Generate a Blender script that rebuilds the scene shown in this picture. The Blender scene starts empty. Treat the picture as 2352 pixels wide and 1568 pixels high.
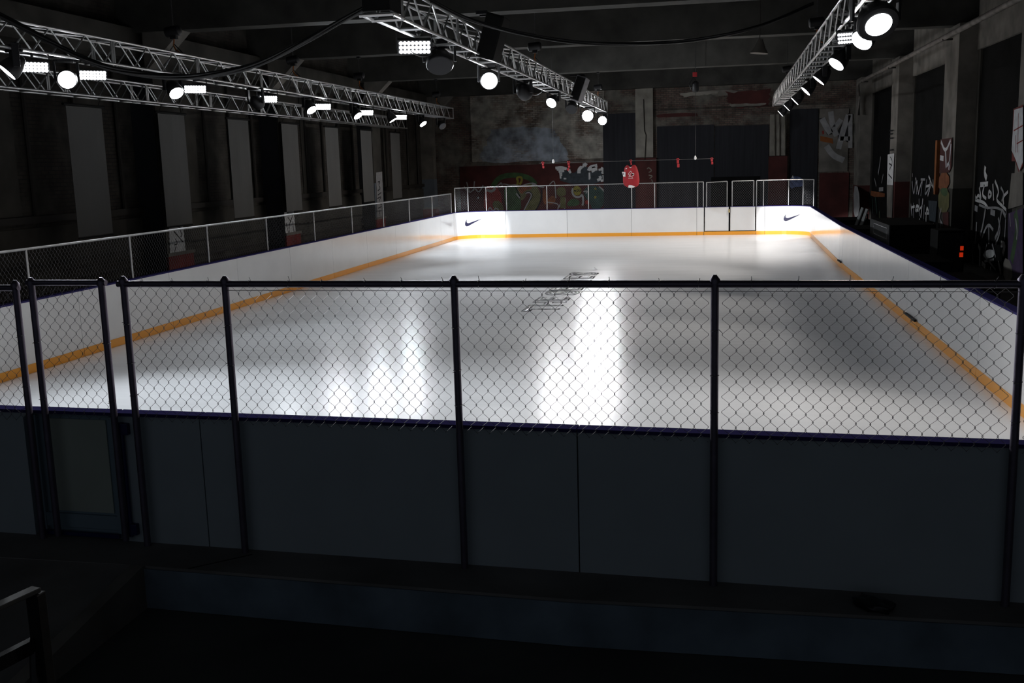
import bpy, bmesh, math, random
from mathutils import Vector, Matrix, Quaternion
from mathutils.geometry import tessellate_polygon
random.seed(7)
S = bpy.context.scene
COL = S.collection
PI = math.pi

# ------------------------------------------------------------------ camera
F_PX = 2353.24; YAW = -0.194183; PITCH = -0.169999; ROLL = -0.028694
CAM = Vector((10.0944, -7.3905, 2.8893))
_f = Vector((math.sin(YAW)*math.cos(PITCH), math.cos(YAW)*math.cos(PITCH), math.sin(PITCH)))
_r0 = Vector((math.cos(YAW), -math.sin(YAW), 0)); _u0 = _r0.cross(_f)
_r = math.cos(ROLL)*_r0 + math.sin(ROLL)*_u0
_u = -math.sin(ROLL)*_r0 + math.cos(ROLL)*_u0
cd = bpy.data.cameras.new('camera'); cam = bpy.data.objects.new('camera', cd); COL.objects.link(cam)
cam.matrix_world = Matrix(((_r.x, _u.x, -_f.x, CAM.x), (_r.y, _u.y, -_f.y, CAM.y), (_r.z, _u.z, -_f.z, CAM.z), (0, 0, 0, 1)))
cd.sensor_width = 36; cd.sensor_fit = 'HORIZONTAL'; cd.lens = F_PX/2352*36; cd.clip_end = 300; cd.clip_start = 0.05
S.camera = cam

# ------------------------------------------------------------------ world, exposure
w = bpy.data.worlds.new('world'); S.world = w; w.use_nodes = True
w.node_tree.nodes['Background'].inputs[0].default_value = (0.75, 0.85, 1.0, 1)
w.node_tree.nodes['Background'].inputs[1].default_value = 0.07
S.view_settings.view_transform = 'Standard'; S.view_settings.look = 'None'
S.view_settings.exposure = 0.0; S.view_settings.gamma = 1.0; S.view_settings.use_curve_mapping = False
S.cycles.max_bounces = 8; S.cycles.diffuse_bounces = 4; S.cycles.glossy_bounces = 3
S.cycles.sample_clamp_indirect = 4.0; S.cycles.caustics_reflective = False; S.cycles.caustics_refractive = False
S.cycles.use_denoising = True

def pix(x, y, ax, val):
    """where the line of sight of a photo pixel meets the plane {axis ax = val} (used to measure off the photograph)"""
    d = _f + _r*((x-1176)/F_PX) - _u*((y-784)/F_PX)
    return CAM + d*((val-CAM[ax])/d[ax])

# ------------------------------------------------------------------ materials
def mat(name, col, rough=0.6, metal=0.0, var=0.0, scale=3.0, bump=0.0, emit=None, spec=None, detail=4, stretch=None):
    m = bpy.data.materials.new(name); m.use_nodes = True
    nt = m.node_tree; b = nt.nodes['Principled BSDF']
    b.inputs['Base Color'].default_value = (*col, 1); b.inputs['Roughness'].default_value = rough
    b.inputs['Metallic'].default_value = metal
    if spec is not None: b.inputs['Specular IOR Level'].default_value = spec
    if var or bump:
        tc = nt.nodes.new('ShaderNodeTexCoord'); n = nt.nodes.new('ShaderNodeTexNoise')
        n.inputs['Scale'].default_value = scale; n.inputs['Detail'].default_value = detail
        if stretch:
            mp = nt.nodes.new('ShaderNodeMapping'); mp.inputs['Scale'].default_value = stretch
            nt.links.new(tc.outputs['Object'], mp.inputs[0]); nt.links.new(mp.outputs[0], n.inputs['Vector'])
        else: nt.links.new(tc.outputs['Object'], n.inputs['Vector'])
        if var:
            r = nt.nodes.new('ShaderNodeValToRGB')
            r.color_ramp.elements[0].position = 0.3; r.color_ramp.elements[1].position = 0.7
            r.color_ramp.elements[0].color = (*[c*(1-var) for c in col], 1)
            r.color_ramp.elements[1].color = (*[min(1, c*(1+var)) for c in col], 1)
            nt.links.new(n.outputs['Fac'], r.inputs[0]); nt.links.new(r.outputs[0], b.inputs['Base Color'])
        if bump:
            bp = nt.nodes.new('ShaderNodeBump'); bp.inputs['Strength'].default_value = bump; bp.inputs['Distance'].default_value = 0.02
            nt.links.new(n.outputs['Fac'], bp.inputs['Height']); nt.links.new(bp.outputs[0], b.inputs['Normal'])
    if emit:
        b.inputs['Emission Color'].default_value = (*emit[0], 1); b.inputs['Emission Strength'].default_value = emit[1]
    return m

def mix_rgb(nt, fac, a, b, blend='MIX'):
    n = nt.nodes.new('ShaderNodeMix'); n.data_type = 'RGBA'; n.blend_type = blend
    for i, v in ((0, fac), (6, a), (7, b)):
        if hasattr(v, 'is_output'): nt.links.new(v, n.inputs[i])
        elif i == 0: n.inputs[0].default_value = v
        else: n.inputs[i].default_value = (*v, 1)
    return n.outputs[2]

def brick_mat(name, c1, c2, mortar, rot=(0, 0, 0), paint=None, paint_amt=0.5, noise_scale=0.8):
    m = bpy.data.materials.new(name); m.use_nodes = True; nt = m.node_tree; b = nt.nodes['Principled BSDF']
    tc = nt.nodes.new('ShaderNodeTexCoord'); mp = nt.nodes.new('ShaderNodeMapping'); mp.inputs['Rotation'].default_value = rot
    nt.links.new(tc.outputs['Object'], mp.inputs[0])
    br = nt.nodes.new('ShaderNodeTexBrick'); nt.links.new(mp.outputs[0], br.inputs['Vector'])
    br.inputs['Color1'].default_value = (*c1, 1); br.inputs['Color2'].default_value = (*c2, 1); br.inputs['Mortar'].default_value = (*mortar, 1)
    br.inputs['Scale'].default_value = 1; br.inputs['Brick Width'].default_value = 0.24; br.inputs['Row Height'].default_value = 0.085
    br.inputs['Mortar Size'].default_value = 0.012
    out = br.outputs['Color']
    n = nt.nodes.new('ShaderNodeTexNoise'); n.inputs['Scale'].default_value = noise_scale; n.inputs['Detail'].default_value = 8
    nt.links.new(tc.outputs['Object'], n.inputs['Vector'])
    r = nt.nodes.new('ShaderNodeValToRGB'); r.color_ramp.elements[0].position = 0.35+0.2*(1-paint_amt); r.color_ramp.elements[1].position = 0.5+0.2*(1-paint_amt)
    nt.links.new(n.outputs['Fac'], r.inputs[0])
    if paint: out = mix_rgb(nt, r.outputs[0], out, paint)
    n2 = nt.nodes.new('ShaderNodeTexNoise'); n2.inputs['Scale'].default_value = 2.5; n2.inputs['Detail'].default_value = 6
    nt.links.new(tc.outputs['Object'], n2.inputs['Vector'])
    r2 = nt.nodes.new('ShaderNodeValToRGB'); r2.color_ramp.elements[0].color = (.45, .45, .45, 1); r2.color_ramp.elements[1].color = (1.25, 1.25, 1.25, 1)
    r2.color_ramp.elements[0].position = 0.3; r2.color_ramp.elements[1].position = 0.7
    nt.links.new(n2.outputs['Fac'], r2.inputs[0])
    out = mix_rgb(nt, 1.0, out, r2.outputs[0], 'MULTIPLY')
    nt.links.new(out, b.inputs['Base Color']); b.inputs['Roughness'].default_value = 0.85
    bp = nt.nodes.new('ShaderNodeBump'); bp.inputs['Strength'].default_value = 0.5; bp.inputs['Distance'].default_value = 0.01; bp.invert = True
    nt.links.new(br.outputs['Fac'], bp.inputs['Height']); nt.links.new(bp.outputs[0], b.inputs['Normal'])
    return m

def ice_mat():
    m = bpy.data.materials.new('synthetic_ice'); m.use_nodes = True; nt = m.node_tree; b = nt.nodes['Principled BSDF']
    tc = nt.nodes.new('ShaderNodeTexCoord')
    n = nt.nodes.new('ShaderNodeTexNoise'); n.inputs['Scale'].default_value = 0.5; n.inputs['Detail'].default_value = 5
    nt.links.new(tc.outputs['Object'], n.inputs['Vector'])
    r = nt.nodes.new('ShaderNodeValToRGB'); r.color_ramp.elements[0].color = (.74, .76, .79, 1); r.color_ramp.elements[1].color = (.82, .83, .85, 1)
    nt.links.new(n.outputs['Fac'], r.inputs[0]); nt.links.new(r.outputs[0], b.inputs['Base Color'])
    # skate and squeegee marks: long thin streaks across the sheet
    mp = nt.nodes.new('ShaderNodeMapping'); mp.inputs['Scale'].default_value = (0.35, 5.0, 1)
    nt.links.new(tc.outputs['Object'], mp.inputs[0])
    n2 = nt.nodes.new('ShaderNodeTexNoise'); n2.inputs['Scale'].default_value = 1.4; n2.inputs['Detail'].default_value = 6
    nt.links.new(mp.outputs[0], n2.inputs['Vector'])
    r2 = nt.nodes.new('ShaderNodeMapRange'); r2.inputs['From Min'].default_value = .3; r2.inputs['From Max'].default_value = .7
    r2.inputs['To Min'].default_value = .20; r2.inputs['To Max'].default_value = .27
    nt.links.new(n2.outputs['Fac'], r2.inputs[0]); nt.links.new(r2.outputs[0], b.inputs['Roughness'])
    bp = nt.nodes.new('ShaderNodeBump'); bp.inputs['Strength'].default_value = 0.05; bp.inputs['Distance'].default_value = 0.003
    nt.links.new(n2.outputs['Fac'], bp.inputs['Height']); nt.links.new(bp.outputs[0], b.inputs['Normal'])
    b.inputs['IOR'].default_value = 1.4
    return m

M = {
 'ice': ice_mat(),
 'board': mat('white_board_plastic', (.81, .81, .81), .14, var=.03, scale=1.5),
 'board_back': mat('board_back_plastic', (.40, .46, .50), .55, var=.05, scale=2),
 'kick': mat('orange_kick_plastic', (.85, .36, .03), .3),
 'cap': mat('violet_cap_plastic', (.045, .040, .135), .6, spec=0.0),
 'gatepanel': mat('gate_panel_greenish', (.45, .50, .44), .6, var=.08, scale=2),
 'gateframe': mat('gate_frame_blue_grey', (.22, .30, .36), .5),
 'bluesteel': mat('navy_painted_steel', (.01, .015, .10), .4),
 'steel': mat('galvanised_steel', (.50, .50, .50), .38, .85, var=.12, scale=8),
 'postnear': mat('galvanised_steel_shaded', (.16, .14, .19), .45, .7, var=.15, scale=8),  # near fence steel, backlit silhouette put into the darker colour
 'wire': mat('galvanised_wire', (.26, .26, .27), .4, .7),
 'alu': mat('aluminium_truss', (.72, .72, .72), .32, .85),
 'black': mat('black_fixture_plastic', (.012, .012, .014), .45),
 'grey': mat('grey_fixture_plastic', (.25, .25, .27), .45),
 'cable': mat('black_cable_rubber', (.012, .012, .013), .4),
 'chain': mat('hoist_chain_steel', (.12, .12, .12), .4, .8),
 'hook': mat('orange_hook_paint', (.35, .10, .01), .5),
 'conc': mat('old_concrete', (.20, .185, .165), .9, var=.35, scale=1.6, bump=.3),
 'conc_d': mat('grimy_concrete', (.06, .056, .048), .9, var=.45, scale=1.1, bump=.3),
 'conc_far': mat('pale_old_concrete', (.34, .32, .28), .9, var=.3, scale=1.6, bump=.3),
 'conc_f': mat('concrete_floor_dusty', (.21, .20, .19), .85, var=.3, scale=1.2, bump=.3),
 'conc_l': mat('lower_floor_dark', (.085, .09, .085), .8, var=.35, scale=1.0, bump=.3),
 'riser': mat('painted_concrete_blue', (.16, .21, .26), .8, var=.3, scale=2.5, bump=.3),
 'ceil': mat('sooty_ceiling', (.023, .023, .021), .95, var=.4, scale=.7),
 'beam': mat('dirty_beam_concrete', (.056, .055, .050), .9, var=.4, scale=1.3, bump=.3),
 'banner': mat('grey_fabric_banner', (.145, .145, .14), .9, var=.04, scale=1),
 'pane': mat('black_boarded_window', (.012, .012, .012), .9, spec=.1, var=.25, scale=1.5),
 'pane_far': mat('black_drape', (.028, .029, .036), .9, var=.25, scale=2, stretch=(4, 1, .2)),
 'redpaint': mat('dark_red_wall_paint', (.085, .020, .018), .8, var=.35, scale=1.5),
 'redcol': mat('oxblood_column_paint', (.20, .02, .018), .75, var=.25, scale=2),
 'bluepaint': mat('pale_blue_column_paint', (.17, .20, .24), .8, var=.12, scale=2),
 'darkblue': mat('dark_blue_grey', (.022, .024, .030), .85, var=.2, scale=2),
 'pipe': mat('rusty_grey_pipe', (.20, .18, .165), .7, var=.4, scale=3),
 'dpipe': mat('dark_iron_pipe', (.03, .026, .022), .7),
 'lpipe': mat('light_pipe', (.22, .20, .17), .7, var=.3, scale=3),
 'orange_post': mat('orange_brown_jamb', (.32, .10, .02), .7, var=.2, scale=3),
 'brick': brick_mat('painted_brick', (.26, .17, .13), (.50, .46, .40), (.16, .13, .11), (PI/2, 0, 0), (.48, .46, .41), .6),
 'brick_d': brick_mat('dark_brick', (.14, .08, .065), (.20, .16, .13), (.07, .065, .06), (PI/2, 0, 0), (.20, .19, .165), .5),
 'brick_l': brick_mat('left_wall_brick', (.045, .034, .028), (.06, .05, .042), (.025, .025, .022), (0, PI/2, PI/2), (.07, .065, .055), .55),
 'gw': mat('white_spray_paint', (.78, .78, .78), .8, var=.2, scale=6),
 'gwb': mat('bright_white_spray_paint', (.74, .75, .77), .8, var=.15, scale=6),
 'ggrey': mat('grey_spray_paint', (.38, .38, .39), .8, var=.2, scale=4),
 'gblue': mat('slate_blue_spray_paint', (.055, .068, .082), .8, var=.3, scale=5),
 'gred': mat('red_spray_paint', (.30, .03, .025), .8, var=.2, scale=5),
 'gorange': mat('orange_spray_paint', (.26, .085, .03), .8, var=.3, scale=5),
 'gyellow': mat('yellow_spray_paint', (.30, .26, .04), .8, var=.25, scale=5),
 'golive': mat('olive_spray_paint', (.15, .145, .055), .8, var=.3, scale=4),
 'ggreen': mat('green_spray_paint', (.05, .105, .04), .8, var=.3, scale=4),
 'gteal': mat('teal_spray_paint', (.03, .07, .06), .8, var=.3, scale=4),
 'gsky': mat('slate_blue_cloudy_paint', (.12, .16, .32), .8, var=.5, scale=6),
 'gpurple': mat('purple_spray_paint', (.07, .04, .11), .8, var=.3, scale=4),
 'gblack': mat('black_spray_paint', (.012, .012, .014), .8),
 'gpale': mat('patchy_blue_white_wash', (.48, .54, .62), .85, var=.3, scale=2.2, detail=8),
 'wash': brick_mat('blue_white_washed_brick', (.30, .26, .24), (.44, .48, .54), (.30, .33, .37), (PI/2, 0, 0), (.40, .45, .52), .9, 1.6),
 'jersey': mat('red_jersey_fabric', (.30, .008, .014), .75, var=.12, scale=6),
 'white': mat('white_print', (.70, .70, .70), .7),
 'strap': mat('red_strap_webbing', (.34, .015, .02), .6),
 'ink': mat('navy_logo_vinyl', (.015, .014, .05), .35),
 'inkgrey': mat('grey_ice_paint', (.035, .037, .04), .35),
 'case': mat('black_road_case', (.010, .010, .010), .7, spec=.2),
 'metalface': mat('brushed_metal_face', (.55, .55, .56), .32, .9, var=.1, scale=2, stretch=(1, 3, .3)),
 'panelgrey': mat('pale_leaning_board', (.30, .31, .31), .6),
 'red_led': mat('red_indicator', (.4, .03, .01), .5, emit=((1, .05, .01), 0.35)),
 'gate_light': mat('warm_latch_metal', (.8, .65, .35), .25, .9),
 'foldwood': mat('weathered_rail_steel', (.07, .07, .068), .75, .0, var=.3, scale=6),
 'lens_on': mat('lit_lens', (.9, .9, .9), .3, emit=((.93, .96, 1.0), 14)),
 'lens_on_d': mat('lit_lens_side', (.9, .9, .9), .3, emit=((.9, .97, 1.0), 9)),
 'lens_hot': mat('lit_lens_hot', (.9, .9, .9), .3, emit=((.96, .98, 1.0), 40)),
 'lens_off': mat('unlit_lens', (.03, .03, .035), .08),
}

# ------------------------------------------------------------------ mesh helpers
class MB:
    def __init__(s): s.v = []; s.f = []
    def quad(s, a, b, c, d): n = len(s.v); s.v += [Vector(p) for p in (a, b, c, d)]; s.f.append((n, n+1, n+2, n+3)); return s
    def hexa(s, p):   # 8 points: bottom ring 0-3, top ring 4-7
        n = len(s.v); s.v += [Vector(q) for q in p]
        for a in ((3, 2, 1, 0), (4, 5, 6, 7), (0, 1, 5, 4), (1, 2, 6, 5), (2, 3, 7, 6), (3, 0, 4, 7)): s.f.append(tuple(n+i for i in a))
        return s
    def box(s, a, b):
        x0, y0, z0 = a; x1, y1, z1 = b
        return s.hexa([(x0, y0, z0), (x1, y0, z0), (x1, y1, z0), (x0, y1, z0), (x0, y0, z1), (x1, y0, z1), (x1, y1, z1), (x0, y1, z1)])
    def obox(s, c, ax, ay, az):   # centre and half-axis vectors
        c = Vector(c)
        return s.hexa([c+i*ax+j*ay+k*az for k in (-1, 1) for i, j in ((-1, -1), (1, -1), (1, 1), (-1, 1))])
    def tube(s, pts, r, n=8, cap=True, rs=None):
        pts = [Vector(p) for p in pts]; base = len(s.v); L = len(pts)
        ref = None
        for i, p in enumerate(pts):
            t = (pts[min(i+1, L-1)]-pts[max(i-1, 0)]).normalized()
            if ref is None: ref = Vector((0, 0, 1)) if abs(t.z) < .9 else Vector((1, 0, 0))
            a = t.cross(ref)
            if a.length < 1e-4: a = t.orthogonal()
            a.normalize(); b = t.cross(a); ref = -b if False else b.cross(t)*-1 if False else ref
            rr = rs[i] if rs else r
            for k in range(n):
                th = 2*PI*k/n; s.v.append(p + a*(rr*math.cos(th)) + b*(rr*math.sin(th)))
        for i in range(L-1):
            for k in range(n):
                k2 = (k+1) % n
                s.f.append((base+i*n+k, base+i*n+k2, base+(i+1)*n+k2, base+(i+1)*n+k))
        if cap:
            s.f.append(tuple(base+k for k in range(n))[::-1]); s.f.append(tuple(base+(L-1)*n+k for k in range(n)))
        return s
    def lathe(s, prof, c, axis, n=20):   # prof: (distance along axis, radius)
        c = Vector(c); ax = Vector(axis).normalized(); a = ax.orthogonal().normalized(); b = ax.cross(a); base = len(s.v)
        for h, r in prof:
            for k in range(n):
                th = 2*PI*k/n; s.v.append(c + ax*h + (a*math.cos(th)+b*math.sin(th))*max(r, 1e-4))
        for i in range(len(prof)-1):
            for k in range(n):
                k2 = (k+1) % n; s.f.append((base+i*n+k, base+i*n+k2, base+(i+1)*n+k2, base+(i+1)*n+k))
        s.f.append(tuple(base+k for k in range(n))[::-1]); s.f.append(tuple(base+(len(prof)-1)*n+k for k in range(n)))
        return s
    def mesh(s, name):
        me = bpy.data.meshes.new(name); me.from_pydata([tuple(v) for v in s.v], [], s.f)
        bm = bmesh.new(); bm.from_mesh(me); bmesh.ops.recalc_face_normals(bm, faces=bm.faces); bm.to_mesh(me); bm.free()
        return me
    def build(s, name, m, parent=None, smooth=False, bevel=0, kind=None):
        me = s.mesh(name); me.materials.append(M[m] if isinstance(m, str) else m)
        if smooth: me.shade_smooth()
        return link(name, me, parent, smooth, bevel, kind)

def link(name, me, parent=None, smooth=False, bevel=0, kind=None):
    o = bpy.data.objects.new(name, me); COL.objects.link(o)
    if parent: o.parent = parent; o.matrix_parent_inverse = parent.matrix_world.inverted() if parent.type != 'EMPTY' else Matrix.Translation(-parent.location)
    if bevel:
        b = o.modifiers.new('bevel', 'BEVEL'); b.width = bevel; b.segments = 2; b.limit_method = 'ANGLE'
    if smooth and not bevel:
        try: o.data.set_sharp_from_angle(angle=math.radians(40))
        except Exception: pass
    if kind: o['kind'] = kind
    return o

def thing(name, label, cat, loc=(0, 0, 0), group=None, kind=None):
    o = bpy.data.objects.new(name, None); COL.objects.link(o); o.location = loc; o.empty_display_size = .2
    tag(o, label, cat, group, kind); return o
def tag(o, label=None, cat=None, group=None, kind=None):
    if label: o['label'] = label
    if cat: o['category'] = cat
    if group: o['group'] = group
    if kind: o['kind'] = kind
    return o
def struct(name, mb, m, parent=None, **k):
    o = mb.build(name, m, parent, **k)
    if not parent: o['kind'] = 'structure'
    return o

# flat paint on a wall: n = outward normal axis info
class Wall:
    """a painted plane: axis index, value, and outward sign"""
    def __init__(s, parent, ax, val, sign, wf=1.25): s.p = parent; s.ax = ax; s.val = val; s.sign = sign; s.k = 0; s.wf = wf
    def pt(s, q): return pix(q[0], q[1], s.ax, s.val)
    def off(s):
        s.k += 1; v = Vector((0, 0, 0)); v[s.ax] = s.sign*(.006+.0012*(s.k % 40)); return v
    def poly(s, pts, m, name='graffiti_patch', smooth=0):
        P = [s.pt(q) for q in pts]
        for _ in range(smooth):
            Q = []
            for i in range(len(P)):
                a, b = P[i], P[(i+1) % len(P)]; Q += [a*.75+b*.25, a*.25+b*.75]
            P = Q
        o = s.off(); P = [p+o for p in P]
        mb = MB(); mb.v = P; mb.f = [tuple(t) for t in tessellate_polygon([P])]
        return mb.build(name, m, s.p)
    def strokes(s, lines, wpx, m, name='graffiti_tag'):
        mb = MB(); o = s.off()
        nrm = Vector((0, 0, 0)); nrm[s.ax] = s.sign
        for ln in lines:
            ww = wpx*1.0
            if isinstance(ln[0], (int, float)): ww = ln[0]; ln = ln[1:]
            P = [s.pt(q) for q in ln]
            # width from pixels at that depth
            R = []
            for _ in range(2 if len(P) > 2 else 0):
                Q = [P[0]]
                for i in range(len(P)-1): Q += [P[i]*.75+P[i+1]*.25, P[i]*.25+P[i+1]*.75]
                Q.append(P[-1]); P = Q
            for i, p in enumerate(P):
                t = (P[min(i+1, len(P)-1)]-P[max(i-1, 0)]).normalized(); sd = t.cross(nrm).normalized()
                hw = ww*.5*s.wf*(p-CAM).length/F_PX
                R.append((p-sd*hw+o, p+sd*hw+o))
            for i in range(len(R)-1): mb.quad(R[i][0], R[i][1], R[i+1][1], R[i+1][0])
        return mb.build(name, m, s.p)

# ================================================================== LIGHT RIG HELPERS
def spot(parent, loc, aim, power, angle, blend=.7, col=(1, 1, 1), radius=.12):
    l = bpy.data.lights.new('spot_light', 'SPOT'); l.energy = power; l.spot_size = math.radians(angle); l.spot_blend = blend
    l.color = col; l.shadow_soft_size = radius
    o = bpy.data.objects.new('lamp', l); COL.objects.link(o); o.parent = parent
    d = (Vector(aim)-Vector(loc)).normalized()
    o.matrix_parent_inverse = Matrix.Translation(-parent.location)
    o.location = loc; o.rotation_euler = d.to_track_quat('-Z', 'Y').to_euler()
    return o

POWER = 600
COOL = (.90, .95, 1.0); WARM = (1.0, .93, .86); NEUT = (.97, .98, 1.0)

# ================================================================== STRUCTURE
YF = 41.5          # far wall
LX, RX = -4.0, 17.0
F_OUT = 0.05
# floors
mb = MB(); mb.box((-4.6, -0.62, -.45), (17.6, 42.2, -.02)); fl = struct('floor', mb, 'conc_f')
mb = MB()
mb.hexa([(-4.6, -0.62, -.45), (5.90, -.85, -.45), (5.90, -.2, -.45), (-4.6, -.2, -.45), (-4.6, -.62, .05), (5.90, -.85, .05), (5.90, -.2, .05), (-4.6, -.2, .05)])
mb.hexa([(5.90, -.85, -.45), (9.2, -1.05, -.45), (9.2, -.2, -.45), (5.90, -.2, -.45), (5.90, -.85, .05), (9.2, -1.05, .05), (9.2, -.2, .05), (5.90, -.2, .05)])
mb.hexa([(9.2, -1.05, -.45), (17.6, -1.08, -.45), (17.6, -.2, -.45), (9.2, -.2, -.45), (9.2, -1.05, .05), (17.6, -1.08, .05), (17.6, -.2, .05), (9.2, -.2, .05)])
struct('floor_ledge', mb, 'conc_f')
mb = MB()
for a, b in (((5.91, -.853), (9.2, -1.053)), ((9.2, -1.053), (17.6, -1.083))):
    mb.hexa([(a[0], a[1]-.012, -.275), (b[0], b[1]-.012, -.275), (b[0], b[1], -.275), (a[0], a[1], -.275), (a[0], a[1]-.012, .03), (b[0], b[1]-.012, .03), (b[0], b[1], .03), (a[0], a[1], .03)])
struct('trim_1', mb, 'riser')
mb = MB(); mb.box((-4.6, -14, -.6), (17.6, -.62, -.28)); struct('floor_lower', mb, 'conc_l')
# ramp from the ledge down to the lower floor
mb = MB()
x0, x1 = 3.6, 5.88
n = [(x0, -2.6, -.279), (x1, -2.6, -.279), (x1, -.84, -.279), (x0, -.70, -.279), (x0, -2.6, -.27), (x1, -2.6, -.27), (x1, -.84, .05), (x0, -.70, .05)]
mb.hexa(n); struct('floor_ramp', mb, 'conc_f')
mb = MB(); mb.hexa([(5.88, -2.7, -.279), (5.99, -2.7, -.279), (5.99, -.86, -.279), (5.88, -.86, -.279), (5.88, -2.7, -.2), (5.99, -2.7, -.2), (5.99, -.86, .055), (5.88, -.86, .055)])
struct('trim_2', mb, 'conc')

# ceiling + beams
mb = MB(); mb.box((-4.6, -9, 7.3), (17.6, 42.2, 7.5)); ce = struct('ceiling', mb, 'ceil')
for yb in (0.2, 7.6, 15.35, 22.35, 31.2, 40.95):
    mb = MB(); mb.box((-4.0, yb, 6.2), (17.0, yb+.55, 7.3)); mb.build('ceiling_beam', 'beam', ce)
    for sx, wx in ((1, -3.0),):
        mb = MB()
        a = wx; b = wx+sx*1.0
        mb.hexa([(a, yb+.05, 5.3), (a+sx*.02, yb+.05, 5.3), (a+sx*.02, yb+.5, 5.3), (a, yb+.5, 5.3), (a, yb+.05, 6.2), (b, yb+.05, 6.2), (b, yb+.5, 6.2), (a, yb+.5, 6.2)])
        mb.build('beam_haunch', 'conc', ce)

# far wall ------------------------------------------------------------
mb = MB(); mb.box((-4.6, YF, -.2), (17.6, YF+.4, 7.4)); wf = struct('wall_far', mb, 'brick_d')
W = Wall(wf, 1, YF, -1)
def slab(x0, y0, x1, y1, name, m, depth):   # proud slab on the far wall between pixel corners
    a = pix(x0, y0, 1, YF); b = pix(x1, y1, 1, YF)
    mb = MB(); mb.box((min(a.x, b.x), YF-depth, max(-.02, min(a.z, b.z))), (max(a.x, b.x), YF+.02, max(a.z, b.z))); return mb.build(name, m, wf)
slab(1085, 372, 1388, 208, 'painted_brick_panel', 'brick', .06)
slab(1388, 500, 1461, 259, 'black_drape', 'pane_far', .10)
slab(1461, 362, 1500, 203, 'concrete_column', 'conc_far', .22)
slab(1461, 500, 1508, 362, 'column_base', 'redpaint', .24)
slab(1510, 500, 1640, 286, 'black_drape', 'pane_far', .05)
slab(1641, 500, 1766, 286, 'black_drape', 'pane_far', .07)
slab(1767, 358, 1806, 262, 'concrete_column', 'conc_far', .2)
slab(1763, 500, 1808, 358, 'column_base', 'redpaint', .22)
slab(1633, 500, 1746, 404, 'black_doorway', 'pane', .09)
slab(1810, 500, 1880, 249, 'black_drape', 'pane_far', .04)
slab(1388, 258, 1940, 236, 'concrete_lintel', 'conc_d', .12)
slab(1502, 284, 1810, 259, 'concrete_lintel', 'brick_d', .03)
slab(1880, 395, 1950, 249, 'concrete_infill', 'conc', .05)
slab(1880, 500, 1950, 396, 'wall_lower_paint', 'redpaint', .05)
slab(1060, 500, 1387, 373, 'wall_lower_paint', 'redpaint', .03)
W.val = YF-.06; W2 = Wall(wf, 1, YF-.035, -1)
_wr = random.Random(3)
def ragged(pts, amp, n=7):
    out = []
    for i in range(len(pts)):
        a, b = pts[i], pts[(i+1) % len(pts)]
        for k in range(n): t = k/n; out.append((a[0]+(b[0]-a[0])*t+_wr.uniform(-amp, amp), a[1]+(b[1]-a[1])*t+_wr.uniform(-amp, amp)*.6))
    return out
W.poly(ragged([(1128, 297), (1200, 291), (1272, 296), (1284, 318), (1300, 345), (1306, 371), (1108, 372), (1100, 356), (1118, 330)], 4), 'wash', 'whitewash_patch')
# brick patches peeking through above the openings
W3 = Wall(wf, 1, YF, -1)
W3.poly([(1625, 208), (1690, 206), (1700, 216), (1640, 222)], 'conc', 'plaster_patch', 1)
W3.poly(ragged([(1670, 212), (1768, 206), (1766, 246), (1690, 248), (1668, 232)], 5), 'redpaint', 'plaster_patch')
W3.poly(ragged([(1676, 240), (1760, 236), (1758, 241), (1680, 246)], 2), 'conc_far', 'plaster_patch')
W3.poly(ragged([(1560, 214), (1650, 208), (1648, 214), (1570, 222)], 3), 'conc_far', 'plaster_patch')
W3.poly([(1500, 262), (1600, 258), (1604, 268), (1520, 276)], 'redpaint', 'plaster_patch', 1)
# graffiti on the red lower wall
G = W2
G.poly([(1110, 486), (1113, 440), (1118, 425), (1150, 432), (1155, 488)], 'gred', 'graffiti_patch', 1)
G.strokes([[9, (1132, 428), (1145, 408), (1168, 402), (1195, 402), (1220, 410), (1230, 424)]], 9, 'ggreen')
G.strokes([[4, (1188, 425), (1190, 415), (1186, 409), (1195, 405), (1200, 412), (1194, 424)]], 4, 'gyellow')
G.poly([(1158, 428), (1172, 424), (1190, 428), (1196, 450), (1198, 486), (1165, 486), (1158, 460)], 'ggreen', 'graffiti_patch', 1)
G.poly([(1186, 428), (1222, 420), (1238, 432), (1243, 455), (1230, 486), (1202, 488), (1215, 462), (1222, 445), (1212, 440), (1206, 455), (1196, 462), (1190, 440)], 'golive', 'graffiti_patch', 1)
G.poly([(1188, 430), (1215, 424), (1225, 432), (1205, 438), (1198, 448)], 'gorange', 'graffiti_patch', 1)
G.strokes([[(1207, 443), (1215, 439), (1224, 446), (1218, 460), (1206, 475), (1203, 488)], [(1242, 430), (1246, 450), (1236, 475), (1226, 488)], [(1184, 430), (1196, 452), (1192, 456)]], 2.2, 'gblack')
G.strokes([[(1207, 444), (1216, 441), (1222, 448), (1214, 463), (1202, 486)], [(1186, 444), (1194, 455)], [(1150, 424), (1160, 422), (1170, 426), (1185, 424), (1196, 428), (1210, 422), (1226, 420), (1236, 428), (1250, 430)], [(1138, 428), (1146, 425), (1152, 418), (1154, 428)], [(1066, 428), (1080, 445), (1090, 430), (1100, 444), (1110, 425)], [(1072, 418), (1078, 440)], [(1090, 416), (1088, 438)]], 2.0, 'ggrey')
G.strokes([[5, (1118, 436), (1130, 440), (1138, 432)], [5, (1222, 422), (1230, 424)], [3, (1098, 452), (1099, 456)]], 5, 'ggrey')
G.poly([(1118, 450), (1150, 436), (1152, 462), (1130, 470)], 'gred', 'graffiti_patch', 1)
G.poly([(1130, 462), (1150, 460), (1160, 486), (1136, 486)], 'golive', 'graffiti_patch', 1)
G.strokes([[(1120, 486), (1126, 474), (1132, 486), (1140, 476), (1148, 486)]], 2, 'ggrey')
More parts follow.
